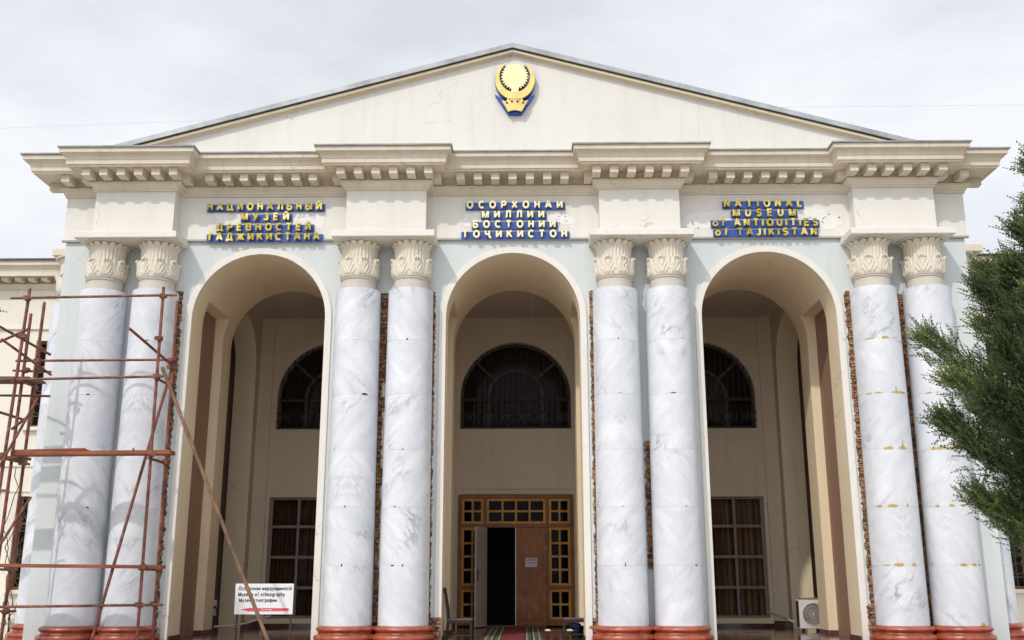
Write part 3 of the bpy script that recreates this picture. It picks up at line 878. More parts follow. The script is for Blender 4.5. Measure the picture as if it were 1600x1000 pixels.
def capital_mesh():
    m = MB(); n = 240; zs = [6.728 + (7.453 - 6.728) * (j / 60) for j in range(61)]
    v = []
    for z in zs:
        t = (z - 6.728) / 0.7252
        for i in range(n):
            a_ = 2 * PI * i / n
            if t < 0.48:                                    # acanthus band
                u = ((a_ * 8 / (2 * PI)) % 1) * 2 - 1       # -1..1 across one leaf
                h = t / 0.48
                r = 0.366 + 0.022 * h
                w_ = 0.98 - 0.55 * h ** 2.2                 # leaf narrows to its tip
                inside = max(0, 1 - (abs(u) / w_) ** 4)
                rib = 0.020 * math.exp(-(u / 0.10) ** 2)
                lobes = 0.5 + 0.5 * math.cos(2 * PI * (abs(u) * 2.3 - h * 2.2))
                r += min(1, h * 7) * inside * (0.012 + 0.030 * lobes * min(1, 4 * abs(u)) + rib)
                u2 = (((a_ * 8 / (2 * PI)) + 0.5) % 1) * 2 - 1
                r += min(1, h * 7) * (1 - inside) * 0.016 * (0.5 + 0.5 * math.cos(u2 * 9)) * (h > 0.25)
            elif t < 0.84:
                h = (t - 0.48) / 0.36
                r = 0.340 + 0.014 * h * h + 0.012 * math.cos(a_ * 30) * min(1, h * 6)
            else:
                h = (t - 0.84) / 0.16
                p = abs(math.sin(a_ * 8))
                lim = 0.25 + 0.75 * p ** 0.6
                r = 0.352 + 0.060 * h ** 1.2 + (0.012 * math.cos(a_ * 30) * max(0, 1 - h * 4)) - (0.055 * min(1, (h - lim) * 6) if h > lim else -0.028 * p * min(1, h * 2))
            v.append((r * math.sin(a_), -r * math.cos(a_), z))
    fs = []
    for j in range(60):
        for i in range(n):
            k = (i + 1) % n
            fs.append((j * n + i, j * n + k, (j + 1) * n + k, (j + 1) * n + i))
    m.add(v, fs, 0, True)
    # curled leaf tips
    for q in range(8):
        a_ = 2 * PI * (q + 0.5) / 8
        ca, sa = math.sin(a_), -math.cos(a_)
        for (dr, dz, rad) in ((0.04, 7.085, 0.026), (0.062, 7.092, 0.026), (0.072, 7.072, 0.02)):
            for e in (-0.05, 0, 0.05):
                c = Vector(((0.362 + dr - abs(e) * 0.3) * ca - e * sa, (0.362 + dr - abs(e) * 0.3) * sa + e * ca, dz - abs(e) * 0.35))
                bmv = []
                for th_ in range(5):
                    for ph in range(8):
                        t1, p1 = PI * th_ / 4, 2 * PI * ph / 8
                        bmv.append(c + Vector((math.sin(t1) * math.cos(p1), math.sin(t1) * math.sin(p1), math.cos(t1))) * rad)
                m.add(bmv, [(x * 8 + y, x * 8 + (y + 1) % 8, (x + 1) * 8 + (y + 1) % 8, (x + 1) * 8 + y) for x in range(4) for y in range(8)], 0, True)
    return m
col0 = shaft_mesh().build('column', M['marble'], museum, loc=(0, 0, 0))
base_mesh().build('column_base', M['red_stone'], col0, loc=(0, 0, 0))
echinus_mesh().build('echinus', M['capital'], col0, loc=(0, 0, 0))
neck_mesh().build('column_neck', M['neck'], col0, loc=(0, 0, 0))
capital_mesh().build('capital', M['capital'], col0, loc=(0, 0, 0), sharp=60)
columns = []
for i, px in enumerate(PAIRS):
    for s in (-1, 1):
        c = col0 if not columns else copy_tree(col0, museum)
        c.location = (px + s * 0.531, CY, -GROUND)
        columns.append(c)
for s in (-1, 1):                                            # one engaged column on each flank
    c = copy_tree(col0, museum); c.location = (s * (XW + 0.07), 0.85, -GROUND)

# mustard adhesive smeared along the joints of the right-hand pair
rs = random.Random(5)
def smear(col, spots):
    for (zj, a0, wid, hgt, tail) in spots:
        m = MB()
        z0_ = 1.075 * zj
        n = 14; top, bot = [], []
        for i in range(n + 1):
            a_ = math.radians(a0) + (i / n - 0.5) * wid / 0.45
            e = math.sin(PI * i / n) ** 0.5
            hh = hgt * (0.35 + 0.65 * rs.random()) * e + 0.003
            if tail and abs(i - n * 0.55) < 1.2: hh += tail
            r_ = CR0 + (CR1 - CR0) * z0_ / CH + 0.004
            top.append((r_ * math.sin(a_), -r_ * math.cos(a_), z0_ + hh))
            bot.append((r_ * math.sin(a_), -r_ * math.cos(a_), z0_ - hgt * 0.5 * (0.3 + 0.7 * rs.random()) * e - 0.003))
        m.add(top + bot, [(i, i + 1, i + n + 2, i + n + 1) for i in range(n)])
        m.build('adhesive_smear', M['adhesive'], col, loc=(0, 0, 0))
smear(columns[6], [(5, -38, 0.20, 0.02, 0), (5, 0, 0.13, 0.05, 0), (5, 24, 0.05, 0.02, 0), (4, -50, 0.12, 0.02, 0), (4, -28, 0.14, 0.02, 0), (4, 14, 0.16, 0.03, 0.10), (4, 34, 0.2, 0.03, 0),
                   (3, -16, 0.17, 0.05, 0), (3, 18, 0.16, 0.05, 0.13), (2, -48, 0.10, 0.04, 0), (2, -18, 0.18, 0.05, 0), (2, 16, 0.05, 0.04, 0.06), (1, -44, 0.14, 0.02, 0), (1, -16, 0.17, 0.06, 0), (1, 18, 0.09, 0.05, 0)])
smear(columns[7], [(5, -24, 0.22, 0.02, 0), (5, -4, 0.08, 0.04, 0), (4, -40, 0.12, 0.03, 0), (4, -20, 0.05, 0.02, 0), (3, -30, 0.30, 0.05, 0), (3, 4, 0.30, 0.04, 0.16), (3, 20, 0.2, 0.04, 0), (2, -46, 0.08, 0.04, 0),
                   (2, -14, 0.1, 0.04, 0), (2, 12, 0.06, 0.04, 0), (1, -2, 0.13, 0.05, 0), (1, 24, 0.10, 0.05, 0), (0.02, 32, 0.12, 0.05, 0)])
# dark chips where drums meet
def chips(col, spots):
    for (zj, a0, wid, hgt) in spots:
        m = MB()
        z0_ = 1.075 * zj; n = 6; top, bot = [], []
        r_ = CR0 + (CR1 - CR0) * z0_ / CH + 0.003
        for i in range(n + 1):
            a_ = math.radians(a0) + (i / n - 0.5) * wid / 0.45
            e = math.sin(PI * i / n) ** 0.7
            top.append((r_ * math.sin(a_), -r_ * math.cos(a_), z0_ + hgt * e)); bot.append((r_ * math.sin(a_), -r_ * math.cos(a_), z0_ - hgt * 0.4 * e))
        m.add(top + bot, [(i, i + 1, i + n + 2, i + n + 1) for i in range(n)])
        m.build('joint_chip', M['gap'], col, loc=(0, 0, 0))
for i, sp in enumerate([[(4, 10, .08, .02), (3, 20, .10, .02), (2, 34, .05, .02)], [(3, 0, .04, .05), (5, 8, .12, .012)], [(4, 34, .14, .03), (2, -4, .03, .03), (1, -6, .03, .04)],
                        [(5, 0, .04, .03), (3, -4, .03, .02), (2, -20, .04, .02), (1, -22, .08, .02), (1, 2, .03, .03)], [(5, 0, .02, .03), (4, 0, .02, .02), (1, 2, .02, .06), (2, 0, .02, .02)],
                        [(4, -4, .12, .015), (2, 16, .02, .03), (1, 36, .06, .02)], [(4, 40, .03, .02)], [(1, 42, .05, .02)]]):
    chips(columns[i], sp)

# abaci and blocks over each pair
for px in PAIRS:
    t = MB(); t.box(px - 1.035, px + 1.035, -0.76, -0.002, 7.478, 7.612)
    t.build('abacus', M['cream_pale'], museum, 0.012)
    t = MB(); t.box(px - BW, px + BW, YBL, YF + 0.01, 7.614, FR1 + 0.02)
    t.build('entablature_block', M['cream_pale'], museum, 0.006)
# frieze
t = MB()
t.box(-XW - 0.05, XW + 0.05, YF, 0.2, FR0, FR1 + 0.7)
t.box(-XW - 0.05, -XW + 0.2, 0.2, YB + 0.5, FR0, FR1 + 0.7); t.box(XW - 0.2, XW + 0.05, 0.2, YB + 0.5, FR0, FR1 + 0.7)
t.build('frieze', M['cream_pale'], museum, 0.004)
t = MB()
t.box(-XW - 0.075, XW + 0.075, -0.075, -0.002, FR0 - 0.042, FR0 - 0.001)
t.build('frieze_ledge', M['ledge'], museum, 0.006)

# cornice: one profile swept round every projection
def entab_path(off_back=YB + 0.5):
    P = [(-XW - 0.05, off_back), (-XW - 0.05, YF)]
    for px in PAIRS: P += [(px - BW, YF), (px - BW, YBL), (px + BW, YBL), (px + BW, YF)]
    return P + [(XW + 0.05, YF), (XW + 0.05, off_back)]
def sweep(path, prof, name, mat, parent, bevel=0, kx=()):
    nrm = []
    for a_, b_ in zip(path[:-1], path[1:]):
        dx, dy = b_[0] - a_[0], b_[1] - a_[1]; L = math.hypot(dx, dy)
        nrm.append((dy / L, -dx / L))
    v = []
    for (o_, z) in prof:
        for i, p in enumerate(path):
            n1 = nrm[max(0, i - 1)]; n2 = nrm[min(len(nrm) - 1, i)]
            ox, oy = (n1[0] + n2[0], n1[1] + n2[1]) if n1 != n2 else n1
            v.append((p[0] + o_ * ox * (0.77 if i in kx and o_ > 0.2 else 1.0), p[1] + o_ * oy, z))
    n = len(path)
    m = MB(); m.add(v, [(j * n + i, j * n + i + 1, (j + 1) * n + i + 1, (j + 1) * n + i) for j in range(len(prof) - 1) for i in range(n - 1)])
    for e in (0, n - 1): m.add([v[j * n + e] for j in range(len(prof))], [tuple(range(len(prof)))])
    return m.build(name, mat, parent, bevel)
path = entab_path(0.22)
KX = set(range(2, 2 + 16))
low = [(0.002, 8.585), (0.035, 8.585), (0.035, 8.625), (0.055, 8.632), (0.065, 8.66), (0.09, 8.69), (0.125, 8.715), (0.13, 8.765), (0.05, 8.77),
       (0.05, 8.950), (0.485, 8.950), (0.49, 8.936), (0.53, 8.934), (0.53, 8.968), (0.562, 8.972), (0.568, 9.055), (0.578, 9.06), (0.582, 9.10), (0.60, 9.14), (0.64, 9.17), (0.695, 9.18), (0.70, 9.272), (0.2, 9.28)]
cornice = sweep(path, low, 'cornice', M['cornice'], museum, 0, KX)
sweep(path, [(0.70, 9.278), (0.735, 9.270), (0.742, 9.298), (0.70, 9.310), (-0.2, 9.40)], 'roof_flashing', M['metal_roof'], museum, 0, KX)
# dentils
dm = MB(); dm.box(-0.085, 0.085, -0.435, -0.048, 8.785, 8.952)
d0 = dm.build('dentil', M['cornice'], cornice, 0.004, loc=(0, 0, 0))
spots = []
PW = 0.356
for px in PAIRS:
    for k in range(6): spots.append((px + (k - 2.5) * PW, YBL, 0))
for b in BAYS:
    for k in range(7): spots.append((b + (k - 3) * PW, YF, 0))
for s in (-1, 1):
    spots.append((s * (XW + 0.05), 0.08, s))
    spots.append((s * (XW - 0.06), YF, 0))
base_off = GROUND
for i, (x, y, fl) in enumerate(spots):
    o = d0 if i == 0 else d0.copy()
    if i: COL.objects.link(o); o.parent = cornice
    o.location = (x, y, 0)
    if fl: o.rotation_euler = (0, 0, fl * PI / 2)
# filler blocks where dentil courses meet in the inner corners
for px in PAIRS:
    for s in (-1, 1):
        t = MB(); t.box(*sorted((px + s * BW, px + s * (BW + 0.30))), YF - 0.432, YF - 0.05, 8.786, 8.9515)
        t.build('corner_dentil', M['cornice'], cornice, 0.004)

# pediment
SL = 0.2755; AP = 12.05
def roofz(x, dz=0): return AP - SL * abs(x) + dz
t = MB()
ZB = 9.30
hx = (AP - 0.20 - ZB) / SL
t.prism([(-hx, ZB), (0, AP - 0.20), (hx, ZB)], -0.02, 0.25)
t.build('tympanum', M['cream_pale'], museum)
def chevron(y0, y1, d0_, d1_, xe):
    k = math.sqrt(1 + SL * SL)
    po = [(-xe, roofz(xe, -d0_ * k)), (0, roofz(0, -d0_ * k)), (xe, roofz(xe, -d0_ * k)), (xe, roofz(xe, -d1_ * k)), (0, roofz(0, -d1_ * k)), (-xe, roofz(xe, -d1_ * k))]
    return (po, y0, y1)
t = MB()
for (y0, y1, a_, b_) in ((-0.15, 0.25, 0.130, 0.185), (-0.075, 0.25, 0.188, 0.205)):
    po, q0, q1 = chevron(y0, y1, a_, b_, 9.0); t.prism(po, q0, q1)
t.build('raking_cornice', M['cream'], museum, 0.006)
t = MB(); po, q0, q1 = chevron(-0.20, 0.25, 0.0, 0.112, 9.9); t.prism(po, q0, q1)
t.build('eave_sheet', M['metal_roof'], museum, 0.006)
t = MB(); po, q0, q1 = chevron(-0.185, 0.24, 0.1125, 0.128, 9.2); t.prism(po, q0, q1)  # near-black strip painting the shadow line below the eave sheet
t.build('eave_shadow_strip', M['gap'], museum)
t = MB(); po, q0, q1 = chevron(0.251, YB + 4, -0.01, 0.09, 9.9); t.prism(po, q0, q1)
t.build('roof', M['metal_roof'], museum)

# exposed brick where plaster was cut away beside the columns
rb = random.Random(3)
def brick_strip(x0, x1, z0, z1, y=0.0, jag=0.03, side=0):
    m = MB(); z = z0
    wob = lambda zz: 0.55 + 0.45 * math.sin(zz * 2.3 + x0 * 5) * math.sin(zz * 5.1 + x1 * 3)
    L_, R_ = [], []
    n = max(3, int((z1 - z0) / 0.05))
    for i in range(n + 1):
        zz = z0 + (z1 - z0) * i / n
        L_.append((x0 + (rb.uniform(-jag, jag) if side <= 0 else 0), zz)); R_.append((x1 + (rb.uniform(-jag, jag) if side >= 0 else 0), zz))
    for i in range(n):
        m.add([(L_[i][0], y - 0.004, L_[i][1]), (R_[i][0], y - 0.004, R_[i][1]), (R_[i + 1][0], y - 0.004, R_[i + 1][1]), (L_[i + 1][0], y - 0.004, L_[i + 1][1])], [(0, 1, 2, 3)], 1)
    while z < z1 - 0.03:
        h = rb.uniform(0.026, 0.066); x = x0 - rb.uniform(-0.01, jag if side <= 0 else 0)
        while x < x1 - 0.02:
            wd = rb.uniform(0.03, 0.13); xe = min(x + wd, x1 + rb.uniform(-0.02, jag if side >= 0 else 0))
            if xe - x > 0.018 and rb.random() < 0.80:
                pr = rb.uniform(0.008, 0.045); j = lambda: rb.uniform(-0.016, 0.016)
                f = [(x + j(), y - pr + j() * 0.6, z + j()), (xe + j(), y - pr + j() * 0.6, z + j()), (xe + j(), y - pr + j() * 0.6, min(z + h, z1) + j()), (x + j(), y - pr + j() * 0.6, min(z + h, z1) + j())]
                bk = [(p[0], y + 0.02, p[2]) for p in ((x, 0, z), (xe, 0, z), (xe, 0, z + h), (x, 0, z + h))]
                m.add(f + bk, [(0, 1, 2, 3), (0, 4, 5, 1), (1, 5, 6, 2), (2, 6, 7, 3), (3, 7, 4, 0)], 0)
            x = xe + rb.uniform(0.006, 0.016)
        z += h + rb.uniform(0.010, 0.022)
    return m.build('exposed_brick', [M['brick'], M['mortar']], museum)
P0, P1, P2, P3 = PAIRS
brick_strip(P0 + 0.90, P0 + 1.012, -0.26, 6.56)
brick_strip(P1 - 0.16, P1 + 0.10, -0.26, 6.50)
brick_strip(P1 + 0.90, P1 + 1.005, -0.26, 6.52, 0, 0.022)
brick_strip(P2 - 1.025, P2 - 0.90, -0.26, 6.54, 0, 0.022)
brick_strip(P2 + 0.0, P2 + 0.16, 1.02, 3.46)
brick_strip(P2 - 0.13, P2 - 0.06, -0.26, 3.0, 0, 0.015)
brick_strip(P3 - 1.03, P3 - 0.86, -0.26, 6.50)
brick_strip(P3 - 0.14, P3 + 0.14, -0.26, 6.44)
brick_strip(P1 + 0.96, P1 + 1.225, FLOOR, 0.13, -0.034, 0.03, -1)
brick_strip(P2 - 1.12, P2 - 0.92, FLOOR, 0.12, -0.004)
brick_strip(P3 - 1.10, P3 - 0.92, FLOOR, 0.34, -0.034)
# leftover plaster in the gap of the second pair, irregular
t = MB()
rp = random.Random(9)
for (x0, x1, z0, z1) in ((P1 + 0.005, P1 + 0.12, 2.95, 4.05), (P1 - 0.02, P1 + 0.12, 4.35, 4.62), (P1 + 0.02, P1 + 0.13, 0.75, 2.6)):
    n = 16; pl = [(x0 + rp.uniform(-0.02, 0.02), z0 + (z1 - z0) * i / n) for i in range(n + 1)]; pr_ = [(x1, z0 + (z1 - z0) * i / n) for i in range(n, -1, -1)]
    t.prism(pl + pr_, -0.046, 0.0)
t.build('plaster_remnant', M['neck'], museum)

# white patching plaster behind the letters, with drilled holes
def patch(xc, zc, wx, wz, seed, holes):
    r_ = random.Random(seed); n = 44; pts = []
    for i in range(n):
        a_ = 2 * PI * i / n; k = 1 + 0.03 * r_.uniform(-1, 1) + 0.09 * math.sin(a_ * 3 + seed) + 0.05 * math.sin(a_ * 7 + 2 * seed)
        ca, sa = math.cos(a_), math.sin(a_)
        pts.append((xc + wx * k * math.copysign(abs(ca) ** 0.7, ca), zc + wz * min(1.05, k) * math.copysign(abs(sa) ** 0.6, sa)))
    t = MB(); t.prism(pts, YF - 0.004, YF + 0.01)
    p = t.build('plaster_patch', M['white_patch'], museum)
    t = MB()
    for _ in range(holes):
        x, z = xc + r_.uniform(-wx, wx) * 0.98, zc + r_.choice((r_.uniform(-0.12, 0.12), r_.uniform(-wz, wz) * 0.8)); q = r_.uniform(0.007, 0.018)
        t.prism([(x + q * math.cos(k), z + q * r_.uniform(.6, 1) * math.sin(k)) for k in [2 * PI * i / 7 for i in range(7)]], YF - 0.0075, YF)
    t.build('drill_hole', M['gap'], p)
patch(-5.15, 8.02, 1.12, 0.33, 1, 12); patch(0.02, 8.06, 1.18, 0.16, 2, 26); patch(5.2, 8.03, 1.62, 0.24, 4, 34)

# ---------------------------------------------------------------- lettering on the frieze
def _arc(cx, cy, rx, ry, a0, a1, n=14):
    return [(cx + rx * math.cos(math.radians(a0 + (a1 - a0) * i / n)), cy + ry * math.sin(math.radians(a0 + (a1 - a0) * i / n))) for i in range(n + 1)]
def _low(g, sx=0.80, sy=0.66): return [[(x * sx, y * sy) for x, y in st] for st in g]
GL = {}
def _glyphs():
    O = [_arc(0.40, 0.5, 0.40, 0.5, 90, 450, 28)]
    A_ = [[(0, 0), (0.37, 1), (0.43, 1), (0.8, 0)], [(0.15, 0.32), (0.65, 0.32)]]
    soft = lambda w: [[(0, 1), (0, 0)], [(0, 0), (w - 0.26, 0)] + _arc(w - 0.26, 0.28, 0.26, 0.28, -90, 90) + [(0, 0.56)]]
    E_ = [[(0.56, 1), (0, 1), (0, 0), (0.56, 0)], [(0, 0.52), (0.50, 0.52)]]
    I_ = [[(0, 1), (0, 0)], [(0.02, 0.04), (0.64, 0.96)], [(0.66, 1), (0.66, 0)]]
    breve = [_arc(0.33, 1.36, 0.17, 0.16, 190, 350, 6)]
    K_ = [[(0, 0), (0, 1)], [(0.60, 1), (0.03, 0.45)], [(0.20, 0.62), (0.64, 0)]]
    M_ = [[(0, 0), (0, 1)], [(0.03, 0.98), (0.39, 0.1), (0.45, 0.1), (0.81, 0.98)], [(0.84, 1), (0.84, 0)]]
    H_ = [[(0, 0), (0, 1)], [(0.62, 0), (0.62, 1)], [(0, 0.52), (0.62, 0.52)]]
    T_ = [[(0, 1), (0.70, 1)], [(0.35, 1), (0.35, 0)]]
    C_ = [_arc(0.40, 0.5, 0.40, 0.5, 48, 312, 22)]
    X_ = [[(0, 0), (0.68, 1)], [(0, 1), (0.68, 0)]]
    S_ = [_arc(0.30, 0.745, 0.29, 0.255, 25, 270, 14)[:-1] + _arc(0.30, 0.245, 0.31, 0.245, 90, -155, 14)]
    Z_ = [_arc(0.27, 0.755, 0.27, 0.245, 150, -90, 14), _arc(0.28, 0.265, 0.32, 0.265, 90, -150, 14)]
    D_ = [[(0, -0.22), (0, 0), (0.82, 0), (0.82, -0.22)], [(0.12, 0), (0.24, 1), (0.68, 1), (0.68, 0)]]
    J_ = [[(0.5, 0), (0.5, 1)], [(0, 1), (0.40, 0.5), (0, 0)], [(1, 1), (0.60, 0.5), (1, 0)], [(0.40, 0.5), (0.60, 0.5)]]
    CH = [[(0, 1), (0, 0.66)] + _arc(0.22, 0.66, 0.22, 0.22, 180, 270, 6) + [(0.58, 0.48)], [(0.58, 1), (0.58, 0)]]
    for ks, g in (('АA', A_), ('Б', [[(0.58, 1), (0, 1), (0, 0)], [(0, 0), (0.36, 0)] + _arc(0.36, 0.28, 0.26, 0.28, -90, 90) + [(0, 0.56)]]),
                  ('В', [[(0, 0), (0, 1)], [(0, 1), (0.34, 1)] + _arc(0.34, 0.77, 0.22, 0.23, 90, -90) + [(0, 0.54)], [(0, 0), (0.36, 0)] + _arc(0.36, 0.27, 0.26, 0.27, -90, 90) + [(0, 0.54)]]),
                  ('Д', D_), ('ЕE', E_), ('Ж', J_), ('З', Z_), ('И', I_), ('Й', I_ + breve), ('КK', K_), ('Л', [[(0, 0), (0.10, 0.12), (0.19, 1), (0.66, 1), (0.66, 0)]]), ('МM', M_), ('Н', H_), ('ОO', O),
                  ('Р', [[(0, 0), (0, 1)], [(0, 1), (0.34, 1)] + _arc(0.34, 0.72, 0.26, 0.28, 90, -90) + [(0, 0.44)]]), ('С', C_), ('ТT', T_), ('У', [[(0, 1), (0.36, 0.34)], [(0.70, 1), (0.30, 0.10), (0.20, 0), (0.04, 0)]]), ('Х', X_),
                  ('Ц', [[(0, 1), (0, 0), (0.76, 0), (0.76, -0.22)], [(0.62, 1), (0.62, 0)]]), ('Ҷ', CH + [[(0.58, 0), (0.74, 0), (0.74, -0.22)]]), ('Ь', soft(0.60)), ('Ы', soft(0.54) + [[(0.80, 1), (0.80, 0)]]),
                  ('N', [[(0, 0), (0, 1)], [(0.02, 0.96), (0.64, 0.04)], [(0.66, 0), (0.66, 1)]]), ('I', [[(0, 0), (0, 1)]]), ('L', [[(0, 1), (0, 0), (0.52, 0)]]), ('U', [[(0, 1), (0, 0.3)] + _arc(0.32, 0.3, 0.32, 0.3, 180, 360) + [(0.64, 1)]]), ('S', S_),
                  ('Q', O + [[(0.50, 0.24), (0.80, -0.06)]]), ('J', [[(0.42, 1), (0.42, 0.24)] + _arc(0.21, 0.22, 0.21, 0.22, 0, -165, 8)]),
                  ('оo', _low(O)), ('сc', _low(C_)), ('хx', _low(X_)), ('н', _low(H_)), ('и', _low(I_)), ('м', _low(M_)), ('д', _low(D_)), ('з', _low(Z_)), ('т', _low(T_)), ('ж', _low(J_)), ('s', _low(S_)),
                  ('ш', _low([[(0, 1), (0, 0), (0.96, 0), (0.96, 1)], [(0.48, 0), (0.48, 1)]])), ('ӣ', _low(I_) + [[(0.06, 0.90), (0.47, 0.90)]]), ('й', _low(I_) + [_arc(0.265, 0.98, 0.15, 0.13, 190, 350, 6)]),
                  ('э', _low([_arc(0.28, 0.5, 0.40, 0.5, 135, -135, 18), [(0.2, 0.5), (0.66, 0.5)]])), ('г', [[(0, 0), (0, 0.66), (0.40, 0.66)]]),
                  ('аa', [_arc(0.25, 0.31, 0.25, 0.31, 90, 450, 20), [(0.50, 0.66), (0.50, 0)]]), ('еe', [_arc(0.27, 0.33, 0.27, 0.33, -45, -360, 18) + [(0.0, 0.33)]][:1]),
                  ('рp', [[(0, 0.66), (0, -0.30)], _arc(0.26, 0.33, 0.26, 0.33, 90, 450, 20)]), ('уy', [[(0, 0.66), (0.27, 0.06)], [(0.54, 0.66), (0.20, -0.22), (0.02, -0.28)]]),
                  ('ф', [_arc(0.36, 0.33, 0.36, 0.33, 90, 450, 22), [(0.36, 0.92), (0.36, -0.30)]]), ('u', [[(0, 0.66), (0, 0.22)] + _arc(0.24, 0.22, 0.24, 0.22, 180, 360, 8), [(0.48, 0.66), (0.48, 0)]]),
                  ('n', [[(0, 0), (0, 0.66)], [(0, 0.42)] + _arc(0.24, 0.42, 0.24, 0.24, 180, 0, 8) + [(0.48, 0)]]), ('h', [[(0, 0), (0, 1)], [(0, 0.42)] + _arc(0.24, 0.42, 0.24, 0.24, 180, 0, 8) + [(0.48, 0)]]),
                  ('m', [[(0, 0), (0, 0.66)], [(0, 0.46)] + _arc(0.20, 0.46, 0.20, 0.20, 180, 0, 8) + [(0.40, 0)], [(0.40, 0.46)] + _arc(0.60, 0.46, 0.20, 0.20, 180, 0, 8) + [(0.80, 0)]]),
                  ('t', [[(0.14, 0.90), (0.14, 0.12), (0.22, 0), (0.36, 0)], [(0, 0.66), (0.34, 0.66)]]), ('f', [[(0.40, 0.98), (0.24, 0.98), (0.14, 0.84), (0.14, 0)], [(0, 0.62), (0.36, 0.62)]]),
                  ('g', [_arc(0.25, 0.33, 0.25, 0.33, 90, 450, 20), [(0.50, 0.66), (0.50, -0.12)] + _arc(0.26, -0.10, 0.24, 0.19, 0, -150, 8)]), ('r', [[(0, 0), (0, 0.66)], [(0, 0.40), (0.10, 0.58), (0.32, 0.66)]]),
                  ('2', [_arc(0.29, 0.72, 0.29, 0.28, 165, -30, 12) + [(0, 0), (0.58, 0)]]), ('-', [[(0, 0.40), (0.30, 0.40)]]), (' ', [])):
        for k in ks: GL[k] = g
_glyphs()
def ribbon(m, pts, th, yf, yb):
    """one pen stroke of width th, in the plane y = yf, extruded back to yb, with mitred corners"""
    closed = math.hypot(pts[0][0] - pts[-1][0], pts[0][1] - pts[-1][1]) < 1e-6
    P = [Vector((p[0], p[1])) for k, p in enumerate(pts) if k == 0 or math.hypot(p[0] - pts[k - 1][0], p[1] - pts[k - 1][1]) > 1e-6]
    if closed: P = P[:-1]
    n = len(P); L_, R_ = [], []
    for i in range(n):
        a = P[i] - P[i - 1] if (i or closed) else P[1] - P[0]
        b = P[(i + 1) % n] - P[i] if (i < n - 1 or closed) else P[i] - P[i - 1]
        a = a.normalized(); b = b.normalized()
        na, nb = Vector((-a.y, a.x)), Vector((-b.y, b.x))
        k = (na + nb); k = k / max(0.35, k.length_squared) * 2 if k.length > 1e-3 else na
        if k.length > 1.35: k = k.normalized() * 1.35
        L_.append(P[i] + k * th / 2); R_.append(P[i] - k * th / 2)
    v = [(q.x, yf, q.y) for q in L_] + [(q.x, yf, q.y) for q in R_] + [(q.x, yb, q.y) for q in L_] + [(q.x, yb, q.y) for q in R_]
    fs = []
    for i in range(n if closed else n - 1):
        j = (i + 1) % n
        fs += [(i, j, j + n, i + n), (i, i + 2 * n, j + 2 * n, j), (i + n, j + n, j + 3 * n, i + 3 * n)]
    if not closed: fs += [(0, n, 3 * n, 2 * n), (n - 1, 3 * n - 1, 4 * n - 1, 2 * n - 1)]
    m.add(v, fs)
def text_obj(name, body, x0, x1, zbase, cap, y, depth, mat, parent, th=0.2, squeeze=False, single=False):
    """raised lettering facing -Y between x0 and x1: every stroke is a bar of its own depth"""
    adv = []
    for ch in body:
        g = GL[ch]; xs_ = [p[0] for st in g for p in st]
        adv.append((max(xs_) if xs_ else 0.30 - th, g))
    sc = cap * (1 - th)
    tw = th / (1 - th)
    tot = sum(a for a, g in adv) + tw * len(adv)
    if squeeze: gap = 0.20; kx = (x1 - x0) / ((tot + gap * (len(adv) - 1)) * sc)
    else: kx = 1.0; gap = ((x1 - x0) / sc - tot) / max(1, len(adv) - 1)
    if gap < 0.12 and not squeeze: gap = 0.12; kx = (x1 - x0) / ((tot + gap * (len(adv) - 1)) * sc)
    m = MB(); x = tw / 2; q = 0
    for a, g in adv:
        for st in g:
            q += 1
            ribbon(m, [(x0 + (x + p[0]) * sc * kx, zbase + cap * th / 2 + p[1] * sc) for p in st], cap * th * (0.5 + 0.5 * kx), y - depth - 0.0006 * (q % 4), y)
        x += a + tw + gap
        if single and g: m.build(name, mat, parent); m = MB()
    return None if single else m.build(name, mat, parent)
SIGNS = [
    ('mirror-gold Russian museum lettering on blue strips above the left arch', -5.15, M['gold'],
     [('НАЦИОНАЛЬНЫЙ', -6.354, -3.964, 8.338), ('МУЗЕЙ', -5.637, -4.636, 8.113), ('ДРЕВНОСТЕЙ', -6.13, -4.17, 7.889), ('ТАДЖИКИСТАНА', -6.319, -3.974, 7.679)]),
    ('bright pale-gold Tajik museum lettering on blue strips above the middle arch', 0.03, M['gold_pale'],
     [('ОСОРХОНАИ', -0.958, 1.032, 8.350), ('МИЛЛИИ', -0.64, 0.65, 8.137), ('БОСТОНИИ', -0.83, 0.88, 7.925), ('ТОҶИКИСТОН', -1.044, 1.115, 7.712)]),
    ('mirror-gold English museum lettering on blue strips above the right arch', 5.18, M['gold'],
     [('NATIONAL', 4.364, 5.972, 8.348), ('MUSEUM', 4.535, 5.83, 8.145), ('of ANTIQUITIES', 4.106, 6.27, 7.932), ('of TAJIKISTAN', 4.149, 6.23, 7.730)]),
]
for (lab, xc, gm, rows) in SIGNS:
    sg = thing('building_sign', (xc, YF, 7.6), lab, 'sign', 'lettering signs on the frieze')
    for (txt, x0, x1, zc) in rows:
        t = MB(); t.box(x0 - 0.02, x1 + 0.05, YF - 0.040, YF - 0.018, zc - 0.090, zc + 0.074)
        bp = t.build('backing_strip', M['blue'], sg, 0.003)
        text_obj('letter', txt, x0, x1, zc - 0.080, 0.168, YF - 0.075, 0.045, gm, bp, 0.215, False, True)

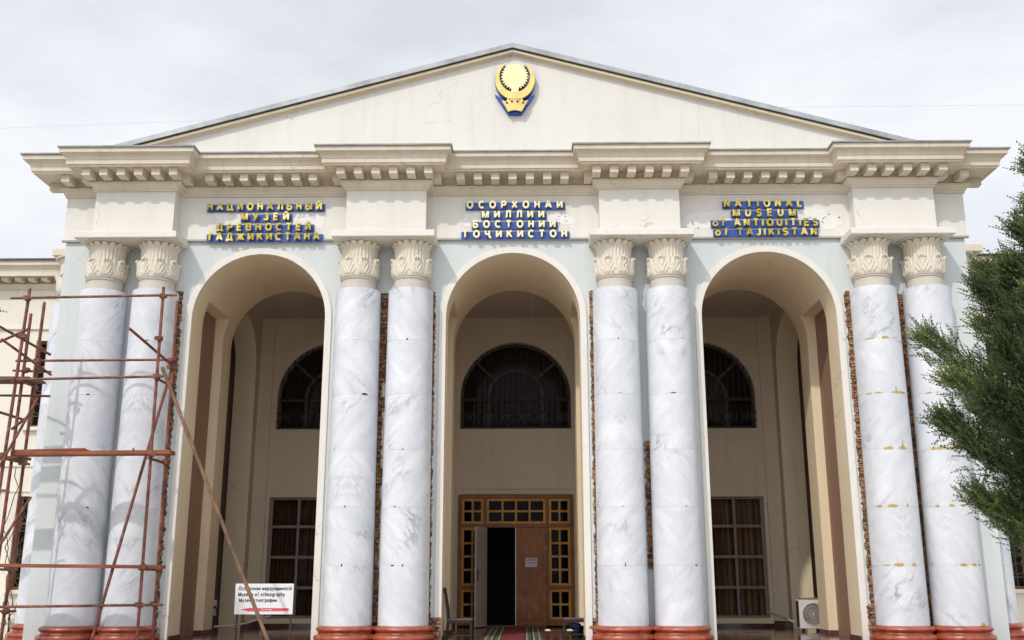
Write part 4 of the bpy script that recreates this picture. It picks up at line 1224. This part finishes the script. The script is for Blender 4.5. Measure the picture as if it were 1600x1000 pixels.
# ---------------------------------------------------------------- emblem
EX, EZ = 0.053, 11.18
emb = thing('emblem', (EX, -0.02, EZ - 0.85), 'gold sun and crescent emblem over a crowned book on the pediment', 'emblem')
def ez(px, pz): return (EX + (px - 660) * 0.0022, EZ - (pz - 545) * 0.00242)
def crescent(gr=0.0):
    o_ = [(660 + (192 + gr) * math.cos(q), 545 + (192 + gr) * math.sin(q)) for q in [math.radians(-48 + 276 * i / 60) for i in range(61)]]
    i_ = [(657 + (149 - gr) * math.cos(q), 517 + (149 - gr) * math.sin(q)) for q in [math.radians(-50 + 280 * i / 60) for i in range(61)]][::-1]
    return [ez(*p) for p in o_ + i_]
def star(gr=0.0):
    return [ez(657 + (r_ + gr) * math.cos(q), 515 + (r_ + gr) * math.sin(q)) for q, r_ in [(2 * PI * i / 56 + 0.056, 136 if i % 2 else 110) for i in range(56)]]
book = [(530, 745), (575, 757), (588, 722), (612, 745), (636, 728), (657, 742), (678, 728), (704, 745), (726, 722), (742, 757), (785, 745), (722, 853), (690, 842), (657, 838), (624, 842), (592, 853)]
t = MB(); t.prism(crescent(), -0.19, -0.165); t.build('crescent', M['gold_ring'], emb)
t = MB(); t.prism(star(), -0.195, -0.170); t.prism([ez(*p) for p in ((625, 610), (690, 610), (694, 668), (621, 668))], -0.1935, -0.171); t.build('sun_disc', M['gold_pale'], emb)
t = MB(); t.prism([ez(*p) for p in book], -0.19, -0.165)
bk = t.build('crowned_book', M['gold_ring'], emb)
t = MB()
for (a_, b_) in ((581, 770), (630, 758), (684, 758), (737, 770)): t.prism([ez(a_ + 11 * math.cos(k), b_ + 11 * math.sin(k)) for k in [2 * PI * i / 12 for i in range(12)]], -0.194, -0.188)
t.build('book_dot', M['ink'], bk)
t = MB(); t.prism(crescent(3), -0.163, -0.021); t.prism(star(-14), -0.162, -0.02)
t.prism([ez(*p) for p in ((466, 676), (500, 695), (560, 735), (657, 750), (760, 735), (815, 695), (850, 676), (722, 862), (592, 862))], -0.120, -0.022)
t.build('blue_backing', M['blue'], emb)

# ---------------------------------------------------------------- wings either side
def wing(s):
    wg = thing('building_wing', (s * 13.5, YB, GROUND), 'low cream side wing with barred windows, %s' % ('behind the scaffolding left of the portico' if s < 0 else 'behind the conifer right of the portico'), 'building')
    x0, x1 = s * 9.295, s * 20.0
    t = MB()
    wins = [(s * 11.0, s * 12.40), (s * 14.6, s * 16.0), (s * 18.0, s * 19.4)]
    rows = [(0.57, 2.83), (4.56, 6.81)]
    cuts = sorted([x0, x1] + [x for w_ in wins for x in w_])
    for a_, b_ in zip(cuts[:-1], cuts[1:]):
        iswin = any(abs(min(w_) - a_) < 1e-6 for w_ in wins)
        zz = [GROUND] + ([z for r_ in rows for z in r_] if iswin else []) + [8.25]
        for k in range(0, len(zz) - 1, 2): t.add([(a_, YB, zz[k]), (b_, YB, zz[k]), (b_, YB, zz[k + 1]), (a_, YB, zz[k + 1])], [(0, 1, 2, 3)])
        if iswin:
            for (za, zb) in rows:
                pts = [(a_, za), (b_, za), (b_, zb), (a_, zb)]
                t.add([(p[0], y, p[1]) for y in (YB, YB + 0.3) for p in pts], [(i, (i + 1) % 4, (i + 1) % 4 + 4, i + 4) for i in range(4)])
    t.build('wing_wall', M['wing'], wg)
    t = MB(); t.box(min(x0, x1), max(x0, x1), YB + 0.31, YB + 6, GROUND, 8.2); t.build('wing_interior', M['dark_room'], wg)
    for (za, zb, o_) in ((7.10, 7.17, 0.06), (3.56, 3.62, 0.04), (2.93, 2.98, 0.03), (-0.2, -0.1, 0.05)):
        t = MB(); t.box(min(x0, x1), max(x0, x1), YB - o_, YB - 0.001, za, zb); t.build('string_course', M['wing'], wg, 0.008)
    pa = [(x0, YB), (x1, YB)] if s > 0 else [(x1, YB), (x0, YB)]
    wc = sweep(pa, [(0.001, 8.16), (0.05, 8.18), (0.08, 8.24), (0.13, 8.28), (0.13, 8.31), (0.05, 8.32), (0.05, 8.47), (0.42, 8.47), (0.43, 8.42), (0.48, 8.42), (0.48, 8.52), (0.50, 8.60), (0.56, 8.66), (0.60, 8.68), (0.60, 8.80), (-0.3, 8.84)], 'wing_cornice', M['cornice'], wg)
    sweep(pa, [(0.58, 8.802), (0.66, 8.80), (0.66, 8.84), (-4, 9.5)], 'wing_roof', M['roof_dark'], wg)
    t = MB(); t.box(-0.08, 0.08, -0.37, -0.049, 8.335, 8.471)
    dw = t.build('dentil', M['cornice'], wc, 0.004, loc=(0, 0, 0)); x = min(x0, x1) + 0.2; first = True
    while x < max(x0, x1):
        o = dw if first else dw.copy()
        if not first: COL.objects.link(o); o.parent = wc
        o.location = (x, YB, 0); first = False; x += 0.345
    t = MB(); t.box(*sorted((s * 9.5, s * 11.75)), YB - 1.05, YB - 0.61, 8.78, 8.98); t.box(*sorted((s * 9.5, s * 11.6)), YB - 0.95, YB - 0.61, 8.60, 8.78); t.build('corner_cap', M['cornice'], wg, 0.02)
    for w_ in wins:
        a_, b_ = min(w_), max(w_)
        for (za, zb) in rows:
            m = MB(); ya, yb = YB + 0.12, YB + 0.2
            m.box(a_, a_ + 0.07, ya, yb, za, zb); m.box(b_ - 0.07, b_, ya, yb, za, zb); m.box(a_ + 0.07, b_ - 0.07, ya, yb, za, za + 0.07); m.box(a_ + 0.07, b_ - 0.07, ya, yb, zb - 0.07, zb)
            m.box((a_ + b_) / 2 - 0.03, (a_ + b_) / 2 + 0.03, ya + 0.004, yb, za + 0.07, zb - 0.07); m.box(a_ + 0.07, b_ - 0.07, ya + 0.006, yb, zb - 0.7, zb - 0.64)
            wn_ = m.build('window', M['wood_frame'], wg, 0.004)
            m = MB(); m.add([(a_, YB + 0.16, za), (b_, YB + 0.16, za), (b_, YB + 0.16, zb), (a_, YB + 0.16, zb)], [(0, 1, 2, 3)]); m.build('pane', M['glass'], wn_)
            m = MB()
            for k in range(8): x = a_ + (b_ - a_) * (k + 0.5) / 8; m.tube((x, YB + 0.04, za), (x, YB + 0.04, zb), 0.009, 5)
            for k in range(4):
                z = za + (zb - za) * (k + 0.5) / 4; m.tube((a_, YB + 0.035, z), (b_, YB + 0.035, z), 0.009, 5)
                for q in range(3): m.ring((a_ + (b_ - a_) * (q + 0.5) / 3, YB + 0.028, z + 0.2), 0.13, 0.009, 14, 0, 'Y', 0, 2 * PI, 4)
            m.build('grille', M['grille_white'], wn_)
            m = MB(); m.box(a_ - 0.1, b_ + 0.1, YB - 0.12, YB + 0.1, za - 0.09, za - 0.002); m.build('sill', M['wing'], wn_, 0.008)
wing(-1); wing(1)

# ---------------------------------------------------------------- scaffold
FY, RY = -1.75, -1.00
scf = thing('scaffold', (-7.8, -1.4, GROUND), 'rusty red pipe scaffold standing in front of the leftmost pair of columns', 'scaffold')
def pipe(name, a_, b_, r=0.030, mat='rust'):
    m = MB(); m.tube(a_, b_, r, 12); return m.build(name, M[mat], scf)
pipe('pole', (-9.05, FY, 6.13), (-9.27, FY, GROUND)); pipe('pole', (-9.175, -1.35, 5.75), (-9.26, -1.35, FLOOR)); pipe('pole', (-9.115, RY, 6.07), (-9.20, RY, FLOOR))
pipe('pole', (-6.53, FY, 6.15), (-6.46, FY, GROUND), 0.028); pipe('pole', (-6.515, RY, 6.08), (-6.463, RY, FLOOR), 0.028)
H = {'H1': ((-9.361, 5.932), (-6.255, 5.979), FY - 0.055), 'H2': ((-9.508, 4.893), (-6.432, 4.906), RY - 0.055), 'H3': ((-11.2, 4.345), (-6.378, 4.437), FY - 0.055),
     'H6': ((-11.2, 0.35), (-6.044, 0.412), FY - 0.055)}
for k, (a_, b_, y) in H.items(): pipe('ledger', (a_[0], y, a_[1]), (b_[0], y, b_[1]), 0.024)
for (a_, b_) in (((-9.573, RY, 4.716), (-8.83, RY, 4.688)), ((-11.0, RY, 4.255), (-8.80, RY, 4.217)), ((-9.9, FY - 0.05, 2.41), (-8.96, FY - 0.05, 2.374)), ((-10.5, RY, 0.281), (-8.985, RY, 0.281))): pipe('ledger', a_, b_, 0.022)
for z in (4.44, 2.98, 1.05):                                                         # transoms front to rear
    pipe('transom', (-6.49, FY - 0.12, z - 0.04), (-6.50, RY + 0.12, z - 0.04), 0.024); pipe('transom', (-9.10, FY - 0.12, z - 0.04), (-9.11, RY + 0.12, z - 0.04), 0.024)
pipe('brace', (-6.884, -2.30, 5.222), (-6.47, -0.94, 4.765), 0.026)
pipe('brace', (-6.537, -0.95, 4.75), (-7.30, -1.98, GROUND), 0.028)
for (a_, b_) in (((-9.75, -1.83, 5.52), (-8.90, -0.95, 5.03)), ((-8.966, -1.82, 5.327), (-10.2, -0.95, 5.16)), ((-9.42, -1.85, 5.14), (-8.824, -1.0, 4.626)),
                 ((-8.63, -1.82, 4.04), (-9.25, -1.82, 2.65)), ((-8.95, -1.0, 2.32), (-9.30, -1.8, 0.9)), ((-9.75, -1.8, 3.92), (-9.20, -1.0, 3.75)), ((-8.75, -1.82, 3.72), (-9.3, -1.3, 3.55))):
    pipe('brace', a_, b_, 0.025)
o = pipe('leaning_prop', (-6.40, -1.83, 4.60), (-3.84, -1.96, GROUND), 0.033, 'brown_pipe')
# couplers
cm = MB()
for (dx, dy, dz) in ((0, 0, 0),):
    cm.box(-0.055, 0.055, -0.085, 0.03, -0.04, 0.04); cm.tube((-0.07, -0.045, 0.0), (0.07, -0.045, 0.0), 0.038, 10); cm.tube((0, 0, -0.055), (0, 0, 0.055), 0.038, 10); cm.tube((0.04, -0.10, 0.02), (0.04, 0.04, 0.02), 0.012, 6)
c0 = cm.build('coupler', M['rust'], scf, 0.008, loc=(0, 0, 0))
base = scf.location
cps = [(-9.065, FY, 5.94), (-6.53, FY, 5.975), (-9.11, RY, 4.89), (-6.505, RY, 4.905), (-9.11, FY, 4.38), (-6.51, FY, 4.435), (-6.49, FY, 3.02), (-6.49, RY, 2.97), (-9.16, FY, 3.0), (-9.15, RY, 2.95),
       (-6.47, FY, 1.05), (-6.475, RY, 1.03), (-9.21, FY, 1.09), (-9.18, RY, 1.05), (-6.465, FY, 0.405), (-9.23, FY, 0.375), (-9.14, -1.35, 4.65), (-6.47, RY, 0.40), (-6.51, RY, 4.77), (-6.52, FY, 5.16), (-9.08, FY, 5.2), (-9.17, RY, 0.28)]
for i, p in enumerate(cps):
    c = c0 if i == 0 else c0.copy()
    if i: COL.objects.link(c); c.parent = scf
    c.location = Vector(p) - base; c.rotation_euler = (0.15 * math.sin(i * 2.1), 0.1 * math.cos(i), 0.5 * math.sin(i * 1.3))
# timbers
def board(name, a_, b_, wid, th, mat, label, group='boards on the scaffold', tilt=0.0):
    a_, b_ = Vector(a_), Vector(b_); dd = b_ - a_; L = dd.length
    m = MB(); m.box(0, L, -wid / 2, wid / 2, -th / 2, th / 2)
    o = m.build(name, M[mat], None, 0.006)
    o.location = a_
    o.rotation_euler = dd.to_track_quat('X', 'Z').to_euler()
    return tag(o, label, 'board', group)
board('timber_board', (-9.05, -1.60, 3.045), (-6.16, -1.60, 3.065), 0.30, 0.070, 'plank', 'long red timber lying across the scaffold at mid height')
board('timber_board', (-9.05, -1.70, 3.085), (-7.75, -1.64, 3.125), 0.11, 0.045, 'plank', 'short red timber resting on top of the long one at mid height')
board('timber_board', (-11.3, -1.62, 1.10), (-6.155, -1.62, 1.05), 0.24, 0.062, 'plank', 'long red timber lying across the scaffold near its foot')
board('scaffold_plank', (-10.6, -1.55, 4.465), (-8.96, -1.45, 4.465), 0.26, 0.045, 'plank_grey', 'weathered plank of the upper scaffold platform, nearer the camera')
board('scaffold_plank', (-10.7, -1.18, 4.47), (-8.90, -1.14, 4.47), 0.28, 0.045, 'plank_grey', 'weathered plank of the upper scaffold platform, nearer the wall')
board('scaffold_plank', (-10.9, -1.35, 3.005), (-8.95, -1.30, 3.005), 0.34, 0.05, 'plank_grey', 'wide brown plank of the lower scaffold platform beside the left windows')

# ---------------------------------------------------------------- things on the porch
sg = thing('sign_stand', (-4.65, -0.30, FLOOR), 'white information board on dark red posts in the left arch', 'sign')
t = MB(); t.box(-5.213, -4.118, -0.33, -0.30, 0.198, 0.754); pn = t.build('sign_board', M['white_paint'], sg, 0.005)
t = MB()
for x in (-5.165, -4.155): t.box(x - 0.016, x + 0.016, -0.298, -0.265, FLOOR, 0.72)
for x in (-5.165, -4.155): t.box(x - 0.016, x + 0.016, -0.45, -0.13, FLOOR, FLOOR + 0.03)
t.build('post', M['sign_leg'], sg, 0.003)
text_obj('lettering', 'Осорхонаи мардумшиносӣ', -5.150, -4.155, 0.632, 0.080, -0.3305, 0.003, M['ink'], sg, 0.17, True)
text_obj('lettering', 'Museum of ethnography', -5.150, -4.275, 0.522, 0.080, -0.3305, 0.003, M['ink'], sg, 0.17, True)
text_obj('lettering', 'Музей этнографии', -5.130, -4.425, 0.418, 0.080, -0.3305, 0.003, M['ink'], sg, 0.17, True)
t = MB(); t.prism([(-5.09, 0.285), (-4.93, 0.318), (-4.19, 0.311), (-4.19, 0.259), (-4.93, 0.252)], -0.3335, -0.3295); t.build('arrow', M['sign_red'], sg)
text_obj('arrow_lettering', '2-этаж', -4.70, -4.50, 0.270, 0.036, -0.334, 0.002, M['white_paint'], sg, 0.17, True)

def chair():
    c = thing('chair', (0, 0, FLOOR), '', 'chair', 'dark wooden chairs beside the entrance')
    # faces +X; back at x=0
    m = MB(); m.box(0.0, 0.47, -0.21, 0.21, 0.365, 0.392); m.build('seat', M['seat'], c, 0.01, loc=(0, 0, 0))
    m = MB()
    m.box(0.01, 0.455, -0.195, -0.17, 0.315, 0.364); m.box(0.01, 0.455, 0.17, 0.195, 0.315, 0.364); m.box(0.43, 0.455, -0.169, 0.169, 0.315, 0.364)
    m.build('apron', M['chair'], c, 0.004, loc=(0, 0, 0))
    for y in (-0.185, 0.185):
        m = MB(); m.prism([(0.435, 0.0), (0.465, 0.0), (0.468, 0.364), (0.428, 0.364)], y - 0.018, y + 0.018); m.build('leg', M['chair'], c, 0.004, loc=(0, 0, 0))
        m = MB(); m.prism([(-0.05, 0.0), (-0.018, 0.0), (0.022, 0.36), (0.012, 0.55), (-0.062, 0.975), (-0.082, 0.97), (-0.025, 0.50), (-0.012, 0.36)], y - 0.018, y + 0.018); m.build('leg', M['chair'], c, 0.004, loc=(0, 0, 0))
    m = MB()
    for (x, z, h) in ((-0.070, 0.88, 0.09), (-0.045, 0.74, 0.05), (-0.023, 0.60, 0.05)): m.box(x - 0.009, x + 0.013, -0.168, 0.168, z, z + h)
    m.build('backrest', M['chair'], c, 0.004, loc=(0, 0, 0))
    m = MB(); m.tube((-0.02, -0.185, 0.09), (0.45, -0.185, 0.09), 0.012, 8); m.tube((-0.02, 0.185, 0.09), (0.45, 0.185, 0.09), 0.012, 8); m.tube((0.2, -0.185, 0.09), (0.2, 0.185, 0.09), 0.012, 8)
    m.build('stretcher', M['chair'], c, loc=(0, 0, 0))
    return c
ch = chair(); ch.location = (-1.265, 0.45, FLOOR); tag(ch, 'dark chair left of the entrance, empty, facing the carpet')
ch2 = copy_tree(ch); ch2.location = (1.43, 0.80, FLOOR); ch2.rotation_euler = (0, 0, PI); tag(ch2, 'dark chair right of the entrance with a bucket beneath it')

bk = thing('bucket', (1.25, 1.02, FLOOR), 'dark navy bucket with bright blue rag on top under the right chair', 'bucket')
MB().lathe([(0.105, 0.0), (0.135, 0.215), (0.143, 0.215), (0.143, 0.23), (0.128, 0.23), (0.10, 0.02)], 0, 0, 32, cap=False).build('bucket_body', M['navy_plastic'], bk, loc=(0, 0, 0))
m = MB(); nn = 20
v = []
for j in range(8):
    for i in range(nn):
        a_ = 2 * PI * i / nn; r_ = 0.115 * math.sin(PI * (j + 0.3) / 8.0) + 0.012 * math.sin(a_ * 3 + j)
        v.append((r_ * math.cos(a_) - 0.03, r_ * math.sin(a_), 0.205 + 0.085 * (1 - math.cos(PI * j / 7)) / 2 + 0.006 * math.sin(a_ * 5 + j * 2)))
m.add(v, [(j * nn + i, j * nn + (i + 1) % nn, (j + 1) * nn + (i + 1) % nn, (j + 1) * nn + i) for j in range(7) for i in range(nn)], 0, True)
m.add(v[-nn:], [tuple(range(nn))], 0)
tag(m.build('rag', M['blue_plastic'], None, sharp=80), 'crumpled bright blue rag lying in the navy bucket', 'rag').location = (1.25, 1.02, FLOOR)
t = MB(); t.ring((0, 0, 0.2), 0.14, 0.006, 16, 0, 'Y', PI, 2 * PI, 5); h_ = t.build('bucket_handle', M['chair'], bk, loc=(0, 0, 0.03))
t = MB(); t.box(0.60, 1.18, 0.98, 1.05, 0, 0.02); t.box(0.60, 0.73, 0.93, 1.10, 0.021, 0.05)
sb = MB()
sb.tube((0.62, 0.72, FLOOR + 0.16), (1.20, 0.66, FLOOR + 0.165), 0.014, 8, 0)
# a broom lying across: cream stick ends
brm = thing('mop', (0.9, 0.70, FLOOR), 'cream-handled mop lying low in front of the right chair', 'mop')
m = MB(); m.tube((-0.28, 0.0, 0.155), (0.32, -0.02, 0.16), 0.012, 8); m.build('mop_handle', M['chair'], brm, loc=(0, 0, 0))
m = MB(); m.prism([(-0.30, 0.165), (-0.25, 0.185), (-0.19, 0.175), (-0.17, 0.15), (-0.28, 0.148)], -0.06, 0.05); m.prism([(0.13, 0.18), (0.20, 0.19), (0.26, 0.165), (0.25, 0.15), (0.13, 0.15)], -0.07, 0.04); m.build('mop_cloth', M['tray'], brm, 0.01, loc=(0, 0, 0))
m = MB(); m.tube((-0.26, 0.0, 0.0), (-0.26, 0.0, 0.15), 0.012, 8); m.tube((0.28, -0.02, 0.0), (0.28, -0.02, 0.15), 0.012, 8); m.build('mop_rest', M['chair'], brm, loc=(0, 0, 0))

t = MB(); n = 40
v = []
for j in range(n + 1):
    y = -0.9 + (YB - 0.12 + 0.9) * j / n
    for i in range(9):
        x = -0.64 + 1.28 * i / 8
        v.append((x, y, 0.006 + 0.004 * math.sin(j * 1.9 + i) * (i in (0, 8)) + 0.003 * math.sin(j * 0.7)))
t.add(v, [(j * 9 + i, j * 9 + i + 1, (j + 1) * 9 + i + 1, (j + 1) * 9 + i) for j in range(n) for i in range(8)], 0, True)
o = t.build('carpet_runner', M['carpet'], None, sharp=80); o.location = (-0.02, 0, FLOOR + 0.004)
o.modifiers.new('thick', 'SOLIDIFY').thickness = 0.008
tag(o, 'crimson runner with green striped borders leading to the doorway', 'carpet')

nt = thing('paper_notice', (0.375, YB - 0.06, 1.10), 'small pinkish paper notice taped to the brown door leaf', 'notice')
t = MB(); t.box(0.225, 0.52, YB - 0.062, YB - 0.059, 1.10, 1.318); t.build('paper', M['notice'], nt)
t = MB()
rn = random.Random(2)
for (zb, hh) in ((1.255, 0.030), (1.195, 0.022)):
    x = 0.26
    while x < 0.485:
        w_ = rn.uniform(0.012, 0.024); t.box(x, min(x + w_, 0.487), YB - 0.0635, YB - 0.062, zb, zb + hh * rn.uniform(0.7, 1)); x += w_ + 0.007
t.build('print', M['notice_ink'], nt)

# air conditioner outdoor unit
ac = thing('air_conditioner', (6.60, 3.30, FLOOR), 'white outdoor air-conditioning unit with round fan on the porch floor in the right arch', 'air conditioner')
X0, Y0_, Z0_ = 6.245, 3.30, -0.235
m = MB(); m.box(X0, X0 + 0.80, Y0_, Y0_ + 0.30, Z0_, Z0_ + 0.61); body = m.build('casing', M['ac_white'], ac, 0.015)
m = MB(); m.box(X0 - 0.004, X0 + 0.001, Y0_ + 0.05, Y0_ + 0.26, Z0_ + 0.03, Z0_ + 0.58); m.build('coil', M['ac_dark'], ac)
m = MB(); fc = (X0 + 0.30, Y0_ - 0.004, Z0_ + 0.305)
m.prism([(fc[0] + 0.235 * math.cos(2 * PI * i / 40), fc[2] + 0.235 * math.sin(2 * PI * i / 40)) for i in range(40)], Y0_ - 0.003, Y0_ + 0.001); m.build('fan_well', M['ac_grey'], ac)
m = MB()
for k in range(3):
    a_ = 2 * PI * k / 3 + 0.4
    po = [(fc[0] + 0.03 * math.cos(a_ - 0.6), fc[2] + 0.03 * math.sin(a_ - 0.6))] + [(fc[0] + 0.215 * math.cos(a_ + q), fc[2] + 0.215 * math.sin(a_ + q)) for q in (-0.35, -0.1, 0.15, 0.4, 0.6)] + [(fc[0] + 0.05 * math.cos(a_ + 0.9), fc[2] + 0.05 * math.sin(a_ + 0.9))]
    m.prism(po, Y0_ - 0.010, Y0_ - 0.006)
m.prism([(fc[0] + 0.045 * math.cos(2 * PI * i / 16), fc[2] + 0.045 * math.sin(2 * PI * i / 16)) for i in range(16)], Y0_ - 0.014, Y0_ - 0.005); m.build('fan', M['frame_grey'], ac)
m = MB(); m.ring((fc[0], Y0_ - 0.012, fc[2]), 0.24, 0.010, 40, 0, 'Y', 0, 2 * PI, 6)
for r_ in (0.10, 0.17): m.ring((fc[0], Y0_ - 0.016, fc[2]), r_, 0.0025, 28, 0, 'Y', 0, 2 * PI, 4)
for k in range(8): a_ = PI * k / 8; m.tube((fc[0] - 0.235 * math.cos(a_), Y0_ - 0.016, fc[2] - 0.235 * math.sin(a_)), (fc[0] + 0.235 * math.cos(a_), Y0_ - 0.016, fc[2] + 0.235 * math.sin(a_)), 0.0025, 4)
m.build('fan_guard', M['ac_white'], ac)
for x in (X0 + 0.13, X0 + 0.62): m = MB(); m.box(x - 0.02, x + 0.02, Y0_ - 0.01, Y0_ + 0.31, FLOOR, Z0_); m.build('foot', M['ac_grey'], ac)
t = MB(); t.box(X0 + 0.05, X0 + 0.80, Y0_ + 0.02, Y0_ + 0.24, Z0_ + 0.612, Z0_ + 0.65)
tag(t.build('foam_slab', M['yellow'], None, 0.008), 'mustard yellow foam slab lying on the air-conditioning unit', 'foam')
t = MB(); t.path([(5.92, 4.9, -0.10 + 0.17), (6.1, 4.3, -0.03), (6.24, 3.75, -0.12)], 0.022, 10)
tag(t.build('conduit', M['pipe_white'], None), 'pale plastic conduit sloping from window sill to the air-conditioning unit', 'pipe')
t = MB(); t.path([(-5.30, 2.9, 0.055), (-5.5, 2.9, 0.0), (-5.82, 2.9, -0.095), (-6.15, 2.9, -0.15), (-6.55, 2.9, -0.175), (-7.0, 2.9, -0.185)], 0.024, 10)
tag(t.build('conduit', M['pipe_white'], None), 'pale bent conduit running low behind the information board', 'pipe')
eb = thing('electrical_box', (-6.56, 2.86, 0.05), 'small grey electrical box with black cables at the left pier foot', 'electrical box')
t = MB(); t.box(-6.66, -6.50, 2.855, 2.98, 0.06, 0.39); t.build('box', M['box_grey'], eb, 0.006)
t = MB(); t.path([(-6.54, 2.84, 0.22), (-6.50, 2.82, 0.26), (-6.46, 2.82, 0.20), (-6.45, 2.82, 0.08), (-6.48, 2.82, -0.02), (-6.52, 2.84, 0.05), (-6.53, 2.84, -0.16), (-6.50, 2.84, -0.25)], 0.016, 7)
t.path([(-6.56, 2.84, 0.20), (-6.55, 2.83, 0.0), (-6.56, 2.84, -0.25)], 0.014, 7); t.build('cable', M['cable'], eb)

# overhead wire far behind
m = MB(); pts = []
for i in range(41):
    u = i / 40; pts.append((-26 + 52 * u, 14, 17.35 - 3.2 * (2 * u - 1) ** 2 * 0 - 1.2 * (1 - (2 * u - 1) ** 2) * -0.1 - 0.9 * (1 - u) ** 2))
m.path(pts, 0.0045, 5)
tag(m.build('overhead_wire', M['wire'], None), 'thin pale overhead wire crossing the sky behind the roof', 'wire')

# ---------------------------------------------------------------- conifers
def conifer(loc, height, radius, label, seed, nl=120, lean=0.0, group=None):
    rng = np.random.default_rng(seed)
    tr = thing('conifer_tree', loc, label, 'tree', group)
    # trunk and limbs
    m = MB(); top = height * 0.97; nseg = 9
    pts = [(0.06 * math.sin(i * 1.3), 0.05 * math.cos(i * 1.7), top * i / nseg) for i in range(nseg + 1)]
    for i in range(nseg): m.tube(pts[i], pts[i + 1], 0.17 * (1 - i / nseg) + 0.012, 10, 0, 0.17 * (1 - (i + 1) / nseg) + 0.012)
    P0, DIR, UPV, SZ, TN = [], [], [], [], []
    for k in range(nl):
        z = height * (0.09 + 0.89 * ((k + 0.5) / nl) ** 0.95)
        az = k * 2.39996 + rng.uniform(-0.4, 0.4)
        L = radius(z) * rng.uniform(0.58, 1.04)
        if L < 0.08: continue
        rise = rng.uniform(0.40, 0.95)
        a_ = np.array([math.cos(az), math.sin(az), 0.0])
        tint0 = rng.uniform(0.1, 0.75)
        m.tube((0, 0, z - 0.55 * L), tuple(a_ * L * 0.6 + np.array([0, 0, z + (rise * 0.45 - 0.55) * L])), 0.022 * min(1, L), 5, 0, 0.008)
        m.tube(tuple(a_ * L * 0.6 + np.array([0, 0, z + (rise * 0.45 - 0.55) * L])), tuple(a_ * L * 0.93 + np.array([0, 0, z + (rise - 0.55) * L])), 0.008, 4, 0, 0.003)
        ns = int(80 + 310 * L)
        for q in range(ns):
            u = 1 - 0.85 * rng.random() ** 1.35
            c = a_ * L * u + np.array([0, 0, z + (rise * u ** 1.5 - 0.55) * L])
            spread = 0.06 + 0.17 * L * (1.05 - u)
            c = c + rng.normal(0, 1, 3) * spread * np.array([0.75, 0.75, 0.6])
            dr = a_ * rng.uniform(0.3, 1.0) + np.array([0, 0, rng.uniform(0.45, 1.2)]) + rng.normal(0, 0.38, 3)
            dr /= np.linalg.norm(dr)
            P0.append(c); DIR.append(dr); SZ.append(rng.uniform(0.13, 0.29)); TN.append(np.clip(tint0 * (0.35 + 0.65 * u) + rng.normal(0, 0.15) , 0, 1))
    m.build('trunk', M['bark'], tr, loc=(0, 0, 0))
    P0, DIR, SZ, TN = map(np.array, (P0, DIR, SZ, TN))
    N = len(P0); nlf = 25
    side = np.cross(DIR, rng.normal(0, 1, (N, 3))); side /= np.linalg.norm(side, axis=1)[:, None]
    V = np.zeros((N, nlf, 4, 3)); T = np.zeros((N, nlf))
    for j in range(nlf):
        u = j / (nlf - 1)
        sgn = -1 if j % 2 else 1
        org = P0 + DIR * (SZ * u)[:, None]
        ld = DIR * 1.0 + (side * sgn * (0.62 if j < nlf - 1 else 0.0)) + rng.normal(0, 0.14, (N, 3))
        ld /= np.linalg.norm(ld, axis=1)[:, None]
        ln = (SZ * (0.26 - 0.15 * u) * (1 - 0.5 * (j % 4 in (1, 2))))[:, None]
        wv = np.cross(ld, rng.normal(0, 1, (N, 3))); wv /= np.linalg.norm(wv, axis=1)[:, None]
        wv = wv * (SZ * 0.034)[:, None]
        V[:, j, 0] = org - wv * 0.5; V[:, j, 1] = org + ld * ln * 0.55 - wv; V[:, j, 2] = org + ld * ln; V[:, j, 3] = org + ld * ln * 0.5 + wv
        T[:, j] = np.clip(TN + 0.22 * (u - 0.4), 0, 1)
    V = V.reshape(-1, 3); nq = N * nlf
    me = bpy.data.meshes.new('crown')
    me.vertices.add(nq * 4); me.vertices.foreach_set('co', V.astype(np.float32).ravel())
    me.loops.add(nq * 4); me.loops.foreach_set('vertex_index', np.arange(nq * 4, dtype=np.int32))
    me.polygons.add(nq); me.polygons.foreach_set('loop_start', np.arange(0, nq * 4, 4, dtype=np.int32)); me.polygons.foreach_set('loop_total', np.full(nq, 4, dtype=np.int32))
    at = me.attributes.new('tint', 'FLOAT', 'FACE'); at.data.foreach_set('value', T.reshape(-1).astype(np.float32))
    me.update(calc_edges=True); me.validate()
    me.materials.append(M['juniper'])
    o = bpy.data.objects.new('crown', me); COL.objects.link(o); o.parent = tr
    return tr
def rad_right(z):
    pts = [(0, 0.0), (1.3, 0.0), (1.9, 1.0), (2.8, 1.75), (4.3, 2.0), (5.2, 1.35), (6.1, 0.72), (7.2, 0.28), (7.8, 0.10), (8.2, 0.03)]
    return float(np.interp(z, [p[0] for p in pts], [p[1] for p in pts]))
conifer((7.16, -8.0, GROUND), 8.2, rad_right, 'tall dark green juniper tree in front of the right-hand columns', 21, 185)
def rad_left(z):
    return float(np.interp(z, [0, 1.5, 3.5, 5.2, 6.4, 7.6], [0.5, 0.9, 1.15, 1.2, 0.75, 0.05]))
conifer((-8.75, -6.0, GROUND), 7.6, rad_left, 'juniper whose branch tips reach into the left edge of the view', 33, 70)
# bare vine climbing by the lower left window
m = MB(); rv = random.Random(4)
for q in range(7):
    p = [-12.15 + rv.uniform(-0.35, 0.35), YB - 0.12 - rv.random() * 0.1, GROUND]
    pts = [tuple(p)]
    for k in range(16): p = [p[0] + rv.uniform(-0.13, 0.15), p[1] + rv.uniform(-0.02, 0.02), p[2] + rv.uniform(0.12, 0.34)]; pts.append(tuple(p))
    m.path(pts, 0.011, 5)
tag(m.build('bare_vine', M['bark'], None), 'bare brown vine stems climbing beside the lower left window', 'vine')
